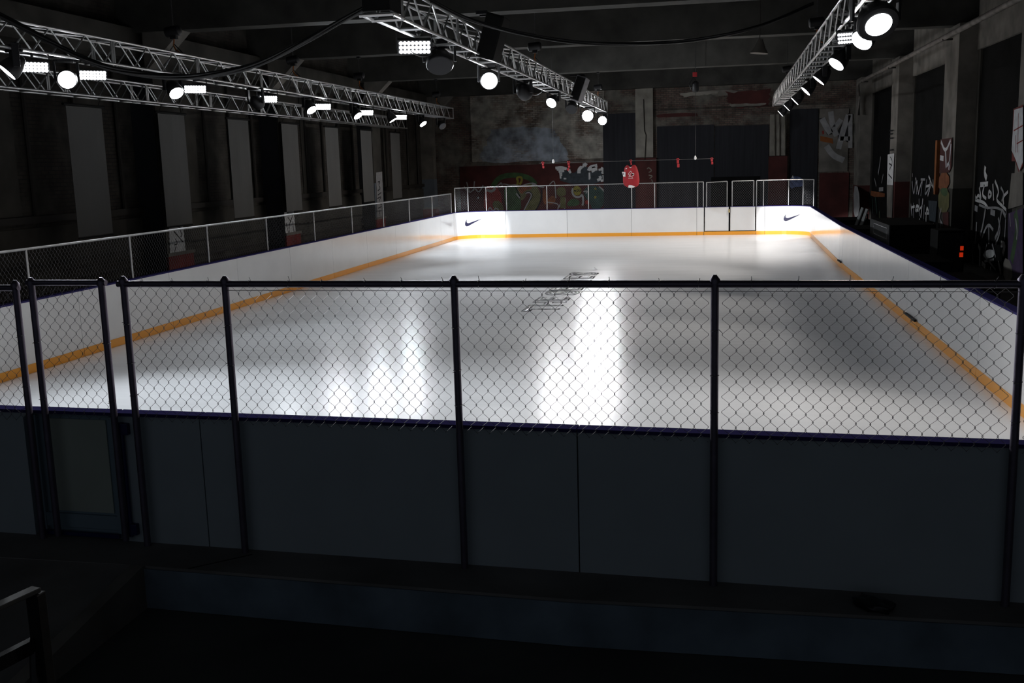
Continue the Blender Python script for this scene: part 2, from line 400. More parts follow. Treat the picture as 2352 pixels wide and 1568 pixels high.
G.poly([(1246, 440), (1254, 432), (1256, 470), (1248, 468)], 'gorange', 'graffiti_patch', 1)
G.poly([(1258, 455), (1272, 448), (1278, 460), (1268, 470), (1258, 468)], 'gorange', 'graffiti_patch', 1)
G.strokes([[(1262, 424), (1274, 412), (1276, 440), (1277, 455)], [(1256, 464), (1275, 466), (1284, 470), (1280, 486)], [(1284, 476), (1290, 460), (1300, 450), (1297, 480)]], 1.8, 'ggrey')
G.poly([(1278, 432), (1296, 428), (1302, 445), (1292, 452), (1280, 450)], 'golive', 'graffiti_patch', 1)
G.poly([(1287, 452), (1299, 452), (1300, 478), (1287, 478)], 'golive', 'graffiti_patch')
G.poly([(1302, 466), (1316, 454), (1332, 460), (1330, 472), (1304, 474)], 'ggreen', 'graffiti_patch', 1)
G.strokes([[3.5, (1316, 432), (1314, 442), (1320, 452), (1332, 453), (1338, 445), (1340, 462), (1338, 472)]], 3.5, 'ggrey')
G.poly([(1316, 430), (1326, 426), (1335, 432), (1336, 442), (1328, 450), (1318, 446)], 'gyellow', 'graffiti_patch', 2)
G.strokes([[(1319, 440), (1319, 436), (1321, 439), (1323, 436), (1323, 440)], [(1325, 436), (1328, 435), (1329, 438), (1326, 440)], [(1331, 436), (1334, 437), (1331, 440)]], 1.3, 'gblack')
G.poly([(1341, 432), (1362, 425), (1384, 432), (1392, 452), (1384, 478), (1360, 482), (1356, 466), (1342, 450)], 'gteal', 'graffiti_patch', 2)
G.poly([(1364, 434), (1368, 430), (1371, 436)], 'gyellow', 'graffiti_patch'); G.poly([(1364, 452), (1368, 449), (1371, 453), (1367, 457)], 'gyellow', 'graffiti_patch', 1)
G.poly([(1343, 462), (1350, 458), (1352, 467), (1346, 470)], 'gred', 'graffiti_patch', 1)
G.strokes([[2.5, (1376, 428), (1388, 438), (1392, 452), (1400, 444), (1404, 452), (1396, 462), (1390, 478), (1384, 482)], [(1340, 440), (1350, 438), (1346, 444)]], 2.5, 'ggrey')
G.poly([(1393, 442), (1400, 441), (1402, 452), (1396, 456)], 'gyellow', 'graffiti_patch', 1)
# grey-blue crown piece with white outline, upper right of the red band
G.poly([(1286, 422), (1288, 392), (1300, 392), (1316, 400), (1334, 384), (1340, 382), (1352, 384), (1352, 396), (1378, 390), (1384, 400), (1388, 422)], 'gblue', 'graffiti_patch', 1)
G.strokes([[5, (1279, 389), (1298, 387)], [3, (1286, 390), (1288, 410)], [4, (1331, 396), (1332, 386), (1342, 381)], [5, (1339, 379), (1345, 377)], [7, (1354, 388), (1368, 384)], [5, (1359, 394), (1366, 390)], [4, (1375, 390), (1386, 388), (1384, 396)], [3, (1308, 388), (1310, 398)], [3, (1354, 396), (1354, 412)], [5, (1376, 408), (1382, 406)], [4, (1388, 404), (1388, 414), (1380, 415)], [3, (1295, 410), (1301, 410)]], 4, 'gwb')
G.strokes([[5, (1276, 386), (1290, 384), (1302, 388)], [6, (1283, 393), (1296, 391)], [4, (1289, 395), (1289, 404)], [6, (1330, 398), (1330, 389), (1336, 383)], [6, (1342, 376), (1348, 380)], [6, (1352, 392), (1356, 383), (1372, 380)], [8, (1360, 388), (1372, 386)], [6, (1380, 386), (1387, 391), (1384, 399)], [5, (1387, 402), (1388, 412)], [5, (1372, 414), (1381, 410)], [3, (1354, 398), (1355, 410)], [4, (1306, 390), (1311, 397)]], 5, 'gwb')
# letters NKA piece on the infill right
W4 = Wall(wf, 1, YF-.05, -1)
W4.poly([(1882, 272), (1895, 270), (1912, 308), (1900, 310)], 'gblack', 'graffiti_patch')
W4.poly([(1924, 300), (1950, 258), (1952, 330), (1936, 320), (1925, 345)], 'gblack', 'graffiti_patch')
W4.strokes([[10, (1888, 272), (1897, 290), (1908, 306)], [9, (1908, 256), (1912, 290), (1922, 312)], [8, (1932, 274), (1915, 296)], [9, (1949, 264), (1936, 300), (1926, 342)], [7, (1953, 262), (1953, 340)], [7, (1930, 318), (1952, 318)], [10, (1898, 335), (1914, 358), (1938, 368)]], 8, 'ggrey')
W4.poly([(1884, 312), (1912, 318), (1914, 330), (1884, 324)], 'orange_post', 'graffiti_patch')
W4.strokes([[3, (1890, 300), (1891, 308)]], 3, 'gred')
Wc = Wall(wf, 1, YF-.24, -1)
Wc.strokes([[(1486, 388), (1490, 384), (1498, 392), (1490, 396)], [(1490, 402), (1500, 404), (1492, 410)], [(1496, 412), (1500, 418), (1494, 420)]], 1.8, 'lpipe')
for px_ in (1779, 1790, 1803):
    a = pix(px_, 262, 1, YF-.25); b = pix(px_, 357, 1, YF-.25); mb = MB(); mb.tube([a, b], .03, 6); mb.build('wall_conduit', 'lpipe', wf)
a = pix(1478, 228, 1, YF-.26); b = pix(1481, 368, 1, YF-.26); mb = MB(); mb.tube([a, pix(1480, 300, 1, YF-.26), pix(1484, 310, 1, YF-.26), b], .02, 6); mb.build('wall_conduit', 'dpipe', wf)
# blue cloth-like graffiti at far right (blurred blue spray)
W5 = Wall(wf, 1, YF-.10, -1)
W5.poly([(1812, 412), (1822, 404), (1838, 406), (1848, 416), (1842, 430), (1826, 428), (1816, 436)], 'gsky', 'graffiti_patch', 2)
W5.poly([(1818, 408), (1821, 402), (1824, 410)], 'gw', 'graffiti_patch')

# left wall -------------------------------------------------------------
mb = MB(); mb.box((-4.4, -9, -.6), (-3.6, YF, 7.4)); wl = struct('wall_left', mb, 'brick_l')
for y0, y1 in ((7.9, 9.1), (15.7, 16.9), (22.9, 24.0), (31.9, 32.95), (40.9, 41.45)):
    mb = MB(); mb.box((-3.6, y0, 2.35), (-3.0, y1, 6.2)); mb.build('concrete_column', 'conc' if y0 > 35 else 'conc_d', wl)  # last column in lighter concrete, standing in for far lamp light
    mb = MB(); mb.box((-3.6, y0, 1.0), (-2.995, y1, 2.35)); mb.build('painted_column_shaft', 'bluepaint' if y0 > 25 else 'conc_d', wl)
    mb = MB(); mb.box((-3.6, y0-.03, .0), (-2.96, y1+.03, .92)); mb.build('column_base', 'redcol', wl)
    mb = MB(); mb.box((-3.6, y0-.06, .92), (-2.93, y1+.06, 1.0)); mb.build('column_ledge', 'conc', wl)
for y0, y1 in ((0, 7.9), (9.1, 15.7), (16.9, 22.9), (24.0, 31.9), (32.95, 40.9)):
    mb = MB(); mb.box((-3.6, y0, 5.6), (-3.2, y1, 6.3)); mb.build('concrete_lintel', 'conc_d', wl)
    mb = MB(); mb.box((-3.6, y0, 2.0), (-3.48, y1, 2.14)); mb.build('window_sill', 'dpipe', wl)
    mb = MB(); mb.box((-3.6, y0, 1.0), (-3.54, y1, 1.9)); mb.build('wall_dado', 'conc_d', wl)
    ym = (y0+y1)/2; k = max(2, int((y1-y0)/1.4))
    for i in range(k):
        yy = y0+(i+.5)*(y1-y0)/k
        mb = MB(); mb.tube([(-3.54, yy, 2.1), (-3.54, yy, 5.6)], .045, 6); mb.build('wall_conduit', 'dpipe', wl)
    mb = MB(); mb.box((-3.6, ym-1.9, 2.15), (-3.57, ym-1.2, 5.5)); mb.build('plaster_strip', 'conc_d', wl)
for z in (.55, .75, 1.5):
    mb = MB(); mb.tube([(-3.53, -2, z), (-3.53, 40.5, z)], .035, 6); mb.build('wall_conduit', 'dpipe', wl)
for y0, y1 in ((7.9, 8.8), (15.7, 16.6), (22.9, 23.8), (31.9, 32)):   # dark blue-grey sheet over the camera-facing side of the column
    mb = MB(); mb.box((-3.6, y0-.075, .0), (-3.01, y0-.062, 5.3)); mb.build('column_side_sheet', 'darkblue', wl)
WL = Wall(wl, 0, -2.99, 1)
WL.poly([(388, 524), (420, 519), (427, 588), (390, 595)], 'gwb', 'whitewash_patch')
WL.strokes([[(398, 530), (420, 556)], [(402, 548), (408, 560), (400, 562)], [(404, 566), (400, 578), (404, 583)], [(412, 526), (418, 540), (414, 544)], [(408, 520), (420, 526)]], 2.5, 'gblack')
WL.poly([(652, 488), (674, 484), (680, 546), (656, 550)], 'gwb', 'whitewash_patch')
WL.strokes([[(660, 498), (668, 510)], [(672, 494), (662, 520), (666, 540)], [(656, 512), (664, 542)], [(671, 508), (675, 536)]], 2.2, 'gblack')
WL.poly([(863, 396), (877, 394), (881, 500), (866, 503)], 'ggrey', 'whitewash_patch')
WL.strokes([[(867, 418), (873, 416), (868, 426), (874, 432), (867, 438)], [(867, 448), (875, 442)], [(866, 456), (876, 450), (868, 464), (876, 470)], [(868, 478), (876, 474)], [(872, 482), (870, 496)]], 1.9, 'gblack')
WL.strokes([[(1004, 410), (1011, 406), (1004, 418), (1012, 420)], [(1005, 430), (1012, 426), (1006, 440), (1013, 444)], [(1008, 450), (1006, 460)]], 1.7, 'gblack')

# right wall -------------------------------------------------------------
mb = MB(); mb.box((17.0, -9, -.6), (17.4, YF, 7.4)); wr = struct('wall_right', mb, 'conc_d')
cols = ((13.9, 16.2), (21.84, 23.44), (30.65, 32.0), (39.9, 41.45)); 
for y0, y1 in ((5.6, 7.6),)+cols:
    mb = MB(); mb.box((16.4, y0, 1.95 if y0 < 35 else 1.6), (17.0, y1, 6.2)); mb.build('concrete_column', 'conc', wr)
    mb = MB(); mb.box((16.39, y0-.01, 0), (17.0, y1, 1.95 if y0 < 35 else 1.6)); mb.build('column_base', 'conc_d' if y0 < 25 else 'redpaint', wr)
spans = ((7.6, 13.9), (16.2, 21.84), (23.44, 30.65), (32.0, 39.9))
for y0, y1 in spans:
    mb = MB(); mb.box((16.93, y0+.25, .02), (17.0, y1-.25, 5.5)); pn = mb.build('black_window_board', 'pane', wr)
    mb = MB(); mb.box((16.85, y0, 5.5), (17.0, y1, 7.3)); mb.build('concrete_lintel', 'conc', wr)
    mb = MB(); mb.box((16.88, y0, .0), (17.0, y0+.24, 5.5)); mb.build('window_jamb', 'conc', wr)
    mb = MB(); mb.box((16.88, y1-.24, .0), (17.0, y1, 5.5)); mb.build('window_jamb', 'conc_d', wr)
R = Wall(wr, 0, 16.92, -1, 1.7); RC = Wall(wr, 0, 16.38, -1, 1.5)
# upper jagged tag and tall letters, near board (right)
R.strokes([[(2226, 385), (2224, 430), (2222, 450), (2232, 465), (2236, 450)], [(2238, 428), (2242, 460), (2248, 445), (2255, 462), (2250, 430)], [6, (2252, 424), (2270, 422)], [(2262, 424), (2256, 448), (2266, 456)], [(2272, 438), (2280, 446), (2270, 456), (2272, 438)], [(2281, 422), (2283, 460)], [(2286, 415), (2296, 440), (2288, 458), (2300, 470), (2312, 482)], [(2228, 455), (2245, 460), (2262, 465), (2270, 478)], [(2306, 470), (2304, 452), (2316, 440)], [8, (2264, 382), (2262, 398), (2267, 410)], [(2214, 480), (2222, 466), (2212, 494)]], 4, 'gw')
R.strokes([[5, (2264, 480), (2258, 520), (2252, 540)], [4, (2244, 510), (2242, 545), (2240, 560)], [5, (2226, 505), (2228, 530)], [4, (2256, 545), (2270, 512), (2282, 528)], [4, (2272, 520), (2272, 560)], [4, (2302, 480), (2292, 540)], [3, (2312, 484), (2308, 550)], [5, (2304, 484), (2312, 500)], [6, (2206, 530), (2216, 526)], [7, (2236, 476), (2246, 480)], [7, (2276, 486), (2286, 490)], [5, (2286, 548), (2292, 535)], [4, (2252, 565), (2252, 620)]], 4, 'ggrey')
R.poly([(2258, 584), (2270, 572), (2284, 574), (2285, 588), (2272, 594), (2262, 592)], 'gw', 'graffiti_patch', 1)
R.strokes([[3, (2264, 590), (2276, 604), (2288, 620)], [3, (2262, 600), (2284, 596)], [5, (2248, 562), (2252, 575)], [3, (2251, 575), (2250, 620)], [6, (2294, 602), (2300, 625), (2299, 640)], [8, (2300, 560), (2310, 562), (2304, 584)], [6, (2256, 604), (2264, 612)], [3, (2276, 612), (2276, 632)], [3, (2235, 580), (2236, 615)]], 4, 'gw')
R.strokes([[5, (2258, 612), (2262, 626)]], 5, 'golive')
R.strokes([[(2216, 470), (2220, 500), (2214, 520)], [(2300, 430), (2308, 444), (2302, 462)], [3, (2250, 470), (2268, 478), (2290, 476), (2306, 484)], [4, (2232, 490), (2230, 540)], [4, (2294, 500), (2300, 530), (2288, 560)], [3, (2280, 560), (2288, 590)], [3, (2268, 560), (2262, 584)], [5, (2210, 500), (2206, 520)], [4, (2218, 540), (2222, 575)]], 3.5, 'ggrey')
# second window board
R.strokes([[(2076, 404), (2074, 440)], [(2092, 410), (2094, 440)], [(2104, 408), (2110, 440)], [(2118, 416), (2110, 446)], [(2134, 404), (2144, 430)], [(2140, 420), (2132, 450)], [(2148, 418), (2150, 440)], [(2082, 424), (2090, 420)], [(2128, 428), (2142, 424)]], 3, 'gw')
R.strokes([[(2088, 470), (2090, 500)], [(2099, 466), (2100, 506)], [(2112, 456), (2113, 496)], [(2124, 470), (2122, 510)], [(2078, 470), (2080, 498)], [(2132, 514), (2130, 545)], [(2140, 520), (2138, 548)]], 3, 'ggrey')
R.strokes([[(2079, 400), (2080, 430), (2084, 440)], [(2086, 412), (2090, 446)], [(2096, 416), (2100, 452), (2104, 418)], [(2108, 414), (2106, 446)], [(2116, 412), (2126, 412)], [(2120, 414), (2116, 450)], [(2130, 412), (2124, 452), (2136, 430)], [(2138, 408), (2136, 440)], [(2097, 398), (2097, 406)], [(2144, 412), (2146, 442)]], 3, 'ggrey')
R.strokes([[4, (2084, 508), (2086, 470), (2083, 464)], [3, (2092, 454), (2096, 495)], [3, (2095, 476), (2102, 474)], [4, (2104, 486), (2106, 470), (2114, 478), (2106, 484)], [4, (2121, 456), (2116, 500)], [3, (2110, 484), (2120, 472)], [4, (2128, 538), (2128, 500), (2130, 474), (2134, 486)], [3, (2126, 490), (2138, 490)], [3, (2074, 462), (2071, 505)], [3, (2079, 440), (2076, 506)], [3, (2090, 506), (2091, 512)]], 3.5, 'gw')
R.poly([(2097, 511), (2108, 512), (2114, 500), (2116, 524), (2104, 522)], 'gw', 'graffiti_patch')
R.strokes([[5, (2113, 536), (2113, 548)], [5, (2118, 552), (2120, 568)], [6, (2130, 572), (2132, 550), (2136, 560), (2134, 574)], [5, (2146, 514), (2142, 535), (2152, 536)], [4, (2144, 545), (2150, 548)], [5, (2146, 556), (2150, 566)], [5, (2142, 566), (2142, 578)], [5, (2104, 542), (2108, 544)]], 5, 'gw')
R.poly([(2134, 460), (2154, 462), (2150, 510), (2136, 506)], 'gblue', 'graffiti_patch')
# third window
R.strokes([[5, (2024, 360), (2022, 378), (2018, 400)], [3, (2030, 400), (2026, 420)], [5, (2020, 435), (2030, 434)], [3, (2010, 410), (2014, 428)]], 4, 'ggrey')
R.poly([(1994, 436), (2034, 444), (2034, 452), (2010, 452), (1994, 446)], 'gorange', 'graffiti_patch')
R.strokes([[6, (2012, 452), (2016, 490)], [3, (2022, 484), (2023, 500)], [3, (2005, 456), (2006, 490)]], 5, 'gteal')
R.strokes([[3, (2021, 486), (2021, 504)]], 3, 'golive')
# columns' paint
RC.poly([(2161, 320), (2188, 316), (2186, 384), (2180, 396), (2158, 398)], 'redpaint', 'graffiti_patch')
RC.strokes([[5, (2162, 325), (2172, 350), (2184, 322)], [6, (2172, 340), (2174, 385)], [5, (2185, 330), (2180, 390)], [7, (2160, 362), (2168, 364)], [5, (2176, 380), (2182, 372)]], 5, 'gwb')
RC.poly([(2158, 398), (2180, 396), (2182, 430), (2156, 440)], 'gorange', 'graffiti_patch', 1)
RC.poly([(2156, 436), (2182, 430), (2180, 490), (2156, 486)], 'golive', 'graffiti_patch', 1)
RC.poly([(2160, 432), (2178, 432), (2176, 452), (2164, 448)], 'ggreen', 'graffiti_patch', 1)
RC.strokes([[4, (2163, 478), (2158, 500), (2166, 516)], [3, (2160, 500), (2162, 525)]], 4, 'ggrey')
RC.poly([(2166, 488), (2180, 486), (2180, 528), (2168, 522)], 'redpaint', 'graffiti_patch')
RC.poly([(2040, 355), (2055, 352), (2052, 425), (2038, 424)], 'gw', 'whitewash_patch')
RC.strokes([[(2044, 300), (2052, 300)], [(2044, 308), (2052, 307)], [(2044, 318), (2052, 317)], [(2044, 345), (2052, 344)], [(2046, 360), (2052, 372), (2044, 390)], [(2042, 400), (2050, 410)], [(2043, 375), (2050, 380)]], 2, 'gblack')
RC.poly([(2038, 424), (2052, 425), (2050, 500), (2038, 498)], 'conc', 'whitewash_patch')
RC.poly([(1961, 425), (1974, 430), (1976, 490), (1962, 505)], 'ggrey', 'whitewash_patch', 1)
RC.poly([(2330, 250), (2352, 240), (2352, 380), (2342, 395), (2334, 370), (2326, 370)], 'redcol', 'graffiti_patch')
RC.poly([(2332, 252), (2352, 246), (2352, 372), (2344, 392), (2336, 368), (2326, 345)], 'gwb', 'graffiti_patch')
RC.strokes([[(2331, 300), (2352, 288)], [(2338, 330), (2352, 322)], [(2342, 260), (2340, 350)], [(2336, 310), (2336, 350)]], 1.8, 'gred')
RC.poly([(2326, 398), (2352, 396), (2352, 470), (2318, 480)], 'conc', 'whitewash_patch')
RC.poly([(2318, 490), (2352, 478), (2352, 640), (2318, 640)], 'gpurple', 'graffiti_patch')
RC.strokes([[16, (2335, 486), (2340, 520), (2334, 560), (2326, 600)]], 16, 'ggreen')
RC.strokes([[4, (2336, 502), (2340, 530), (2338, 550)], [3, (2322, 490), (2324, 520)]], 4, 'ggrey')
RC.poly([(2308, 590), (2326, 600), (2330, 645), (2308, 645)], 'conc', 'whitewash_patch', 1)
# orange jamb post, pipes
a = pix(2154, 322, 0, 16.84); b = pix(2149, 446, 0, 16.84)
mb = MB(); mb.box((16.80, a.y-.12, b.z), (16.9, a.y+.12, a.z)); mb.build('window_jamb', 'orange_post', wr)
pp = thing('wall_pipe', 'long rusty grey pipe running along the right wall under the beams', 'pipe', (16.2, 20, 6.0))
pts = [pix(2345, 4, 0, 16.2), pix(2290, 30, 0, 16.2), pix(2140, 110, 0, 16.2), pix(2040, 160, 0, 16.2), pix(1945, 207, 0, 16.2)]
yb_ = pts[-1].y
mb = MB(); mb.tube([(16.2, 8, 5.93), (16.2, min(yb_, 39.2), 5.93)], .07, 10); mb.build('pipe_run', 'pipe', pp, True)
ye = min(yb_, 39.2)
mb = MB(); mb.tube([(16.2, ye-.02, 5.93), (16.2, ye+.2, 5.85), (16.3, ye+.5, 5.4), (16.3, ye+.5, 4.6)], .06, 8); mb.build('pipe_bend', 'pipe', pp, True)
for y in (14, 22.6, 31.3, 38):
    mb = MB(); mb.box((16.14, y, 5.85), (16.42, y+.05, 5.9)); mb.build('pipe_bracket', 'dpipe', pp)

# ================================================================== RINK
def far_y(x): return 33.6657-0.0276*x
def near_y(x): return -0.05423*x
def arc(c, r, a0, a1, n=10): return [Vector((c[0]+r*math.cos(math.radians(a0+(a1-a0)*i/n)), c[1]+r*math.sin(math.radians(a0+(a1-a0)*i/n)))) for i in range(n+1)]
RL, RR = 1.05, 1.15
RXF = 13.70
right_line = [Vector((13.49, near_y(13.49))), Vector((13.46, 21.0)), Vector((RXF, 32.15))]
cl = (RL, far_y(0)-RL); cr = (RXF-RR, far_y(RXF)-RR)
left_arc = arc(cl, RL, 180, 92, 10)
right_arc = arc(cr, RR, 88, 2, 10)
# ice sheet follows the boards
P = [Vector((0, near_y(0))), Vector((13.49, near_y(13.49))), Vector((13.46, 21))]+right_arc[::-1]+left_arc[::-1]
mb = MB(); nP = len(P)
mb.v = [Vector((p.x, p.y, 0)) for p in P]+[Vector((p.x, p.y, -.018)) for p in P]
mb.f = [tuple(range(nP)), tuple(range(2*nP-1, nP-1, -1))]+[(i, (i+1) % nP, nP+(i+1) % nP, nP+i) for i in range(nP)]
ice = struct('ice_sheet', mb, 'ice')
# painted lines/creases are in the material; writing on the ice
H = 1.07; K = .135; T = .09
def path_board(pts, z0, z1, off0, off1, closed=False):
    """extruded strip along a 2D polyline; off = distance outwards (left of travel is outside)"""
    mb = MB(); R_ = []
    for i, p in enumerate(pts):
        a = pts[max(i-1, 0)]; b = pts[min(i+1, len(pts)-1)]; t = (b-a).normalized(); nn = Vector((-t.y, t.x))
        R_.append((p+nn*off0, p+nn*off1))
    base = 0
    for i, (a, b) in enumerate(R_): mb.v += [Vector((a.x, a.y, z0)), Vector((b.x, b.y, z0)), Vector((b.x, b.y, z1)), Vector((a.x, a.y, z1))]
    for i in range(len(R_)-1):
        for k in range(4): k2 = (k+1) % 4; mb.f.append((4*i+k, 4*i+k2, 4*i+4+k2, 4*i+4+k))
    mb.f.append((0, 1, 2, 3)); e = 4*(len(R_)-1); mb.f.append((e+3, e+2, e+1, e))
    return mb
def cut(pts, s0, s1):
    """sub-polyline between arc lengths"""
    out = []; s = 0
    for i in range(len(pts)-1):
        a, b = pts[i], pts[i+1]; L = (b-a).length
        if s+L > s0 and s < s1:
            t0 = max(0, (s0-s)/L); t1 = min(1, (s1-s)/L)
            if not out: out.append(a.lerp(b, t0))
            out.append(a.lerp(b, t1))
        s += L
    return out
def plen(pts): return sum((pts[i+1]-pts[i]).length for i in range(len(pts)-1))
def boards(root, pts, seams, zb=.0, back='board_back', capw=(-.01, .11), skip=()):
    """pts travels with the outside on its left"""
    L = plen(pts); ss = [0]+seams+[L]
    for i in range(len(ss)-1):
        if i in skip: continue
        seg = cut(pts, ss[i]+.005, ss[i+1]-.005)
        path_board(seg, K, H, 0, .02).build('board_panel', 'board', root)
        path_board(seg, zb, K, -.012, .02).build('kick_strip', 'kick', root)
        path_board(seg, zb, H-.005, .03, T).build('back_panel', back, root)
        path_board(seg, H, H+.025, *capw).build('cap_rail', 'cap', root)
    path_board(cut(pts, 0, L), .0, H-.02, .021, .029).build('board_core', 'case', root)

# near side: outside is -y -> travel from +x to -x gives left = -y
near_pts_full = [Vector((13.49, near_y(13.49))), Vector((0.0, near_y(0)))]
def nlen(x): return (13.49-x)*math.sqrt(1+.05423**2)
GX0, GX1 = 4.80, 5.52      # near gate
nb = thing('dasher_boards', 'near end rink boards, backlit, below the closest chain-link fence', 'rink boards', (9.5, -.5, 0))
seam_x = [12.14, 9.2, 6.30]
boards(nb, [Vector((13.49, near_y(13.49))), Vector((GX1+.06, near_y(GX1+.06)))], [nlen(x) for x in seam_x], .0, 'board_back')
boards(nb, [Vector((GX0-.06, near_y(GX0-.06))), Vector((0, 0))], [2.0], .0, 'board_back')
# left side: outside is -x -> travel +y
lb = thing('dasher_boards', 'long left rink boards with orange kick strip running to the far corner', 'rink boards', (0, 16, 0))
ls = [Vector((0, 0)), Vector((0, cl[1]))]
boards(lb, ls, [1.76+2.88*i for i in range(11) if 1.76+2.88*i < cl[1]-.3])
# far side with both corners: outside +y -> travel +... left of travel must be +y => travel +x
fb = thing('dasher_boards', 'far end rink boards with curved corners and two dark swoosh logos', 'rink boards', (7, 33.6, 0))
fpL = left_arc+[Vector((9.82, far_y(9.82)))]
aL = plen(left_arc); fx0 = left_arc[-1].x
boards(fb, fpL, [aL+(x-fx0) for x in (1.91, 4.43, 7.0, 9.55)])
fpR = [Vector((11.80, far_y(11.80)))]+right_arc
boards(fb, fpR, [.32])
# right side: outside +x -> left of travel = +x => travel -y
rb = thing('dasher_boards', 'right side rink boards, warm lit, with dark violet cap and no fence', 'rink boards', (13.5, 15, 0))
rp = [right_arc[-1], Vector((13.46, 21)), Vector((13.49, near_y(13.49)))]
ytop = right_arc[-1].y
boards(rb, rp, [ytop-y for y in (30.0, 27.1, 24.2, 21.24, 20.41, 17.4, 14.4, 11.37, 10.44, 6.5, 3.4)], capw=(-.01, .13))
# a knocked-loose bit of kick strip trim
mb = MB(); mb.box((13.42, 10.42, K+.0), (13.455, 11.3, K+.035)); mb.build('loose_trim_piece', 'case', rb)
mb = MB(); mb.box((13.42, 20.5, K+.0), (13.45, 21.2, K+.03)); mb.build('loose_trim_piece', 'case', rb)

# swoosh logos ------------------------------------------------------------
def bez(p0, p1, p2, p3, n=8): return [p0*(1-t)**3+p1*3*t*(1-t)**2+p2*3*t*t*(1-t)+p3*t**3 for t in [i/n for i in range(1, n+1)]]
def swoosh_outline():
    c = Vector((21, 8.719)); out = [c]
    def rel(*a):
        nonlocal c
        p = [c+Vector((a[i], a[i+1])) for i in (0, 2, 4)]; out.extend(bez(c, *p)); c = p[2]
    c = Vector((7.836, 14.303)); 
    for i in range(1, 9): out.append(Vector((21, 8.719)).lerp(c, i/8))
    rel(-1.096, .465, -2.018, .697, -2.761, .697); rel(-.836, 0, -1.445, -.295, -1.819, -.884); rel(-.485, -.76, -.273, -1.982, .559, -3.272)
    rel(.494, -.754, 1.122, -1.446, 1.734, -2.108); rel(-.144, .234, -1.415, 2.349, -.025, 3.345); rel(.275, .2, .666, .298, 1.147, .298); rel(.386, 0, .829, -.063, 1.316, -.19)
    e = Vector((21, 8.719)); s = c
    for i in range(1, 8): out.append(s.lerp(e, i/8))
    return [Vector(((p.x-3)/18, (15-p.y)/18)) for p in out]
SW = swoosh_outline()
def swoosh_on_path(pts, s0, w_, z0, hs, parent):
    P3 = []
    for p in SW:
        s = s0+p.x*w_; q = cut(pts, s, s+.01); t = (q[-1]-q[0]).normalized(); nn = Vector((-t.y, t.x))
        a = q[0]-nn*.006; P3.append(Vector((a.x, a.y, z0+p.y*w_*hs)))
    mb = MB(); mb.v = P3; mb.f = [tuple(t) for t in tessellate_polygon([[Vector((p.x, p.y, 0)) for p in SW]])]
    return mb.build('swoosh_logo', 'ink', parent)
swoosh_on_path(fpL, .78, .78, .50, 1.12, fb)
swoosh_on_path(fpR, 1.02, .74, .50, 1.10, fb)

# writing on the ice -------------------------------------------------------
def ice_text(body, y0, y1, xl, xr):
    cu = bpy.data.curves.new('writing', 'FONT'); cu.body = body; cu.size = 1; cu.fill_mode = 'NONE'; cu.bevel_depth = .06; cu.bevel_resolution = 0; cu.resolution_u = 3
    cu.space_character = 1.05
    ob = bpy.data.objects.new('tmp', cu); COL.objects.link(ob); bpy.context.view_layer.update()
    me = bpy.data.meshes.new_from_object(ob.evaluated_get(bpy.context.evaluated_depsgraph_get())); COL.objects.unlink(ob); bpy.data.objects.remove(ob)
    xs = [v.co.x for v in me.vertices]; ys = [v.co.y for v in me.vertices]; ax, bx, ay, by = min(xs), max(xs), min(ys), max(ys)
    for v in me.vertices:
        u = (v.co.x-ax)/(bx-ax); t = (v.co.y-ay)/(by-ay)
        v.co = Vector((xr+(xl-xr)*t, y0+(y1-y0)*u, .0015+.001*(1 if v.co.z > 0 else 0)))
    me.materials.clear(); me.materials.append(M['inkgrey'])
    return link('ice_lettering', me, ice)
ice_text('THE', 12.62, 14.85, 6.36, 7.10)
ice_text('SERIES', 15.15, 20.05, 6.38, 7.18)
P3 = [Vector((7.04-p.y*1.05*.55, 20.45+p.x*1.05, .003)) for p in SW]
mb = MB(); mb.v = P3; mb.f = [tuple(t) for t in tessellate_polygon([[Vector((p.x, p.y, 0)) for p in SW]])]; mb.build('swoosh_logo', 'inkgrey', ice)

# ================================================================== CHAIN LINK FENCES
A_ = .044; HH = .0515
def link_mesh(length, z0, z1, r=.0021):
    """zigzag wires filling a bay, local x along the fence"""
    mb = MB(); n = int(length/A_); off = (length-n*A_)/2; rows = int((z1-z0)/HH)
    for i in range(n):
        pts = []
        for k in range(rows+1):
            side = (k+i) % 2
            x = off+(i+side)*A_; dx = (.0028 if side else -.0028)
            pts.append(Vector((x+dx, .003*(1 if (k % 2) else -1), z1-k*HH)))
        # a little roundness at the knuckles
        P_ = []
        for k, q in enumerate(pts):
            if 0 < k < len(pts)-1:
                P_ += [q+Vector((0, 0, .005)), q-Vector((0, 0, .005))]
            else: P_.append(q)
        base = len(mb.v)
        for q in P_: mb.v += [q+Vector((r, 0, 0)), q+Vector((0, r, 0)), q+Vector((-r, 0, 0)), q+Vector((0, -r, 0))]
        for k in range(len(P_)-1):
            for j in range(4): j2 = (j+1) % 4; mb.f.append((base+4*k+j, base+4*k+j2, base+4*k+4+j2, base+4*k+4+j))
    me = bpy.data.meshes.new('chain_link_mesh'); me.from_pydata([tuple(v) for v in mb.v], [], mb.f); me.materials.append(M['wire']); return me
_lm = {}
def bay(root, a, b, z0, z1, r=.0021):
    L = (b-a).length; key = (round(L, 3), z0, z1, r)
    if key not in _lm: _lm[key] = link_mesh(L, z0, z1, r)
    o = bpy.data.objects.new('chain_link_mesh', _lm[key]); COL.objects.link(o); o.parent = root; o.matrix_parent_inverse = Matrix.Translation(-root.location)
    o.location = (a.x, a.y, 0); o.rotation_euler = (0, 0, math.atan2(b.y-a.y, b.x-a.x)); o['kind'] = 'stuff'
    return o
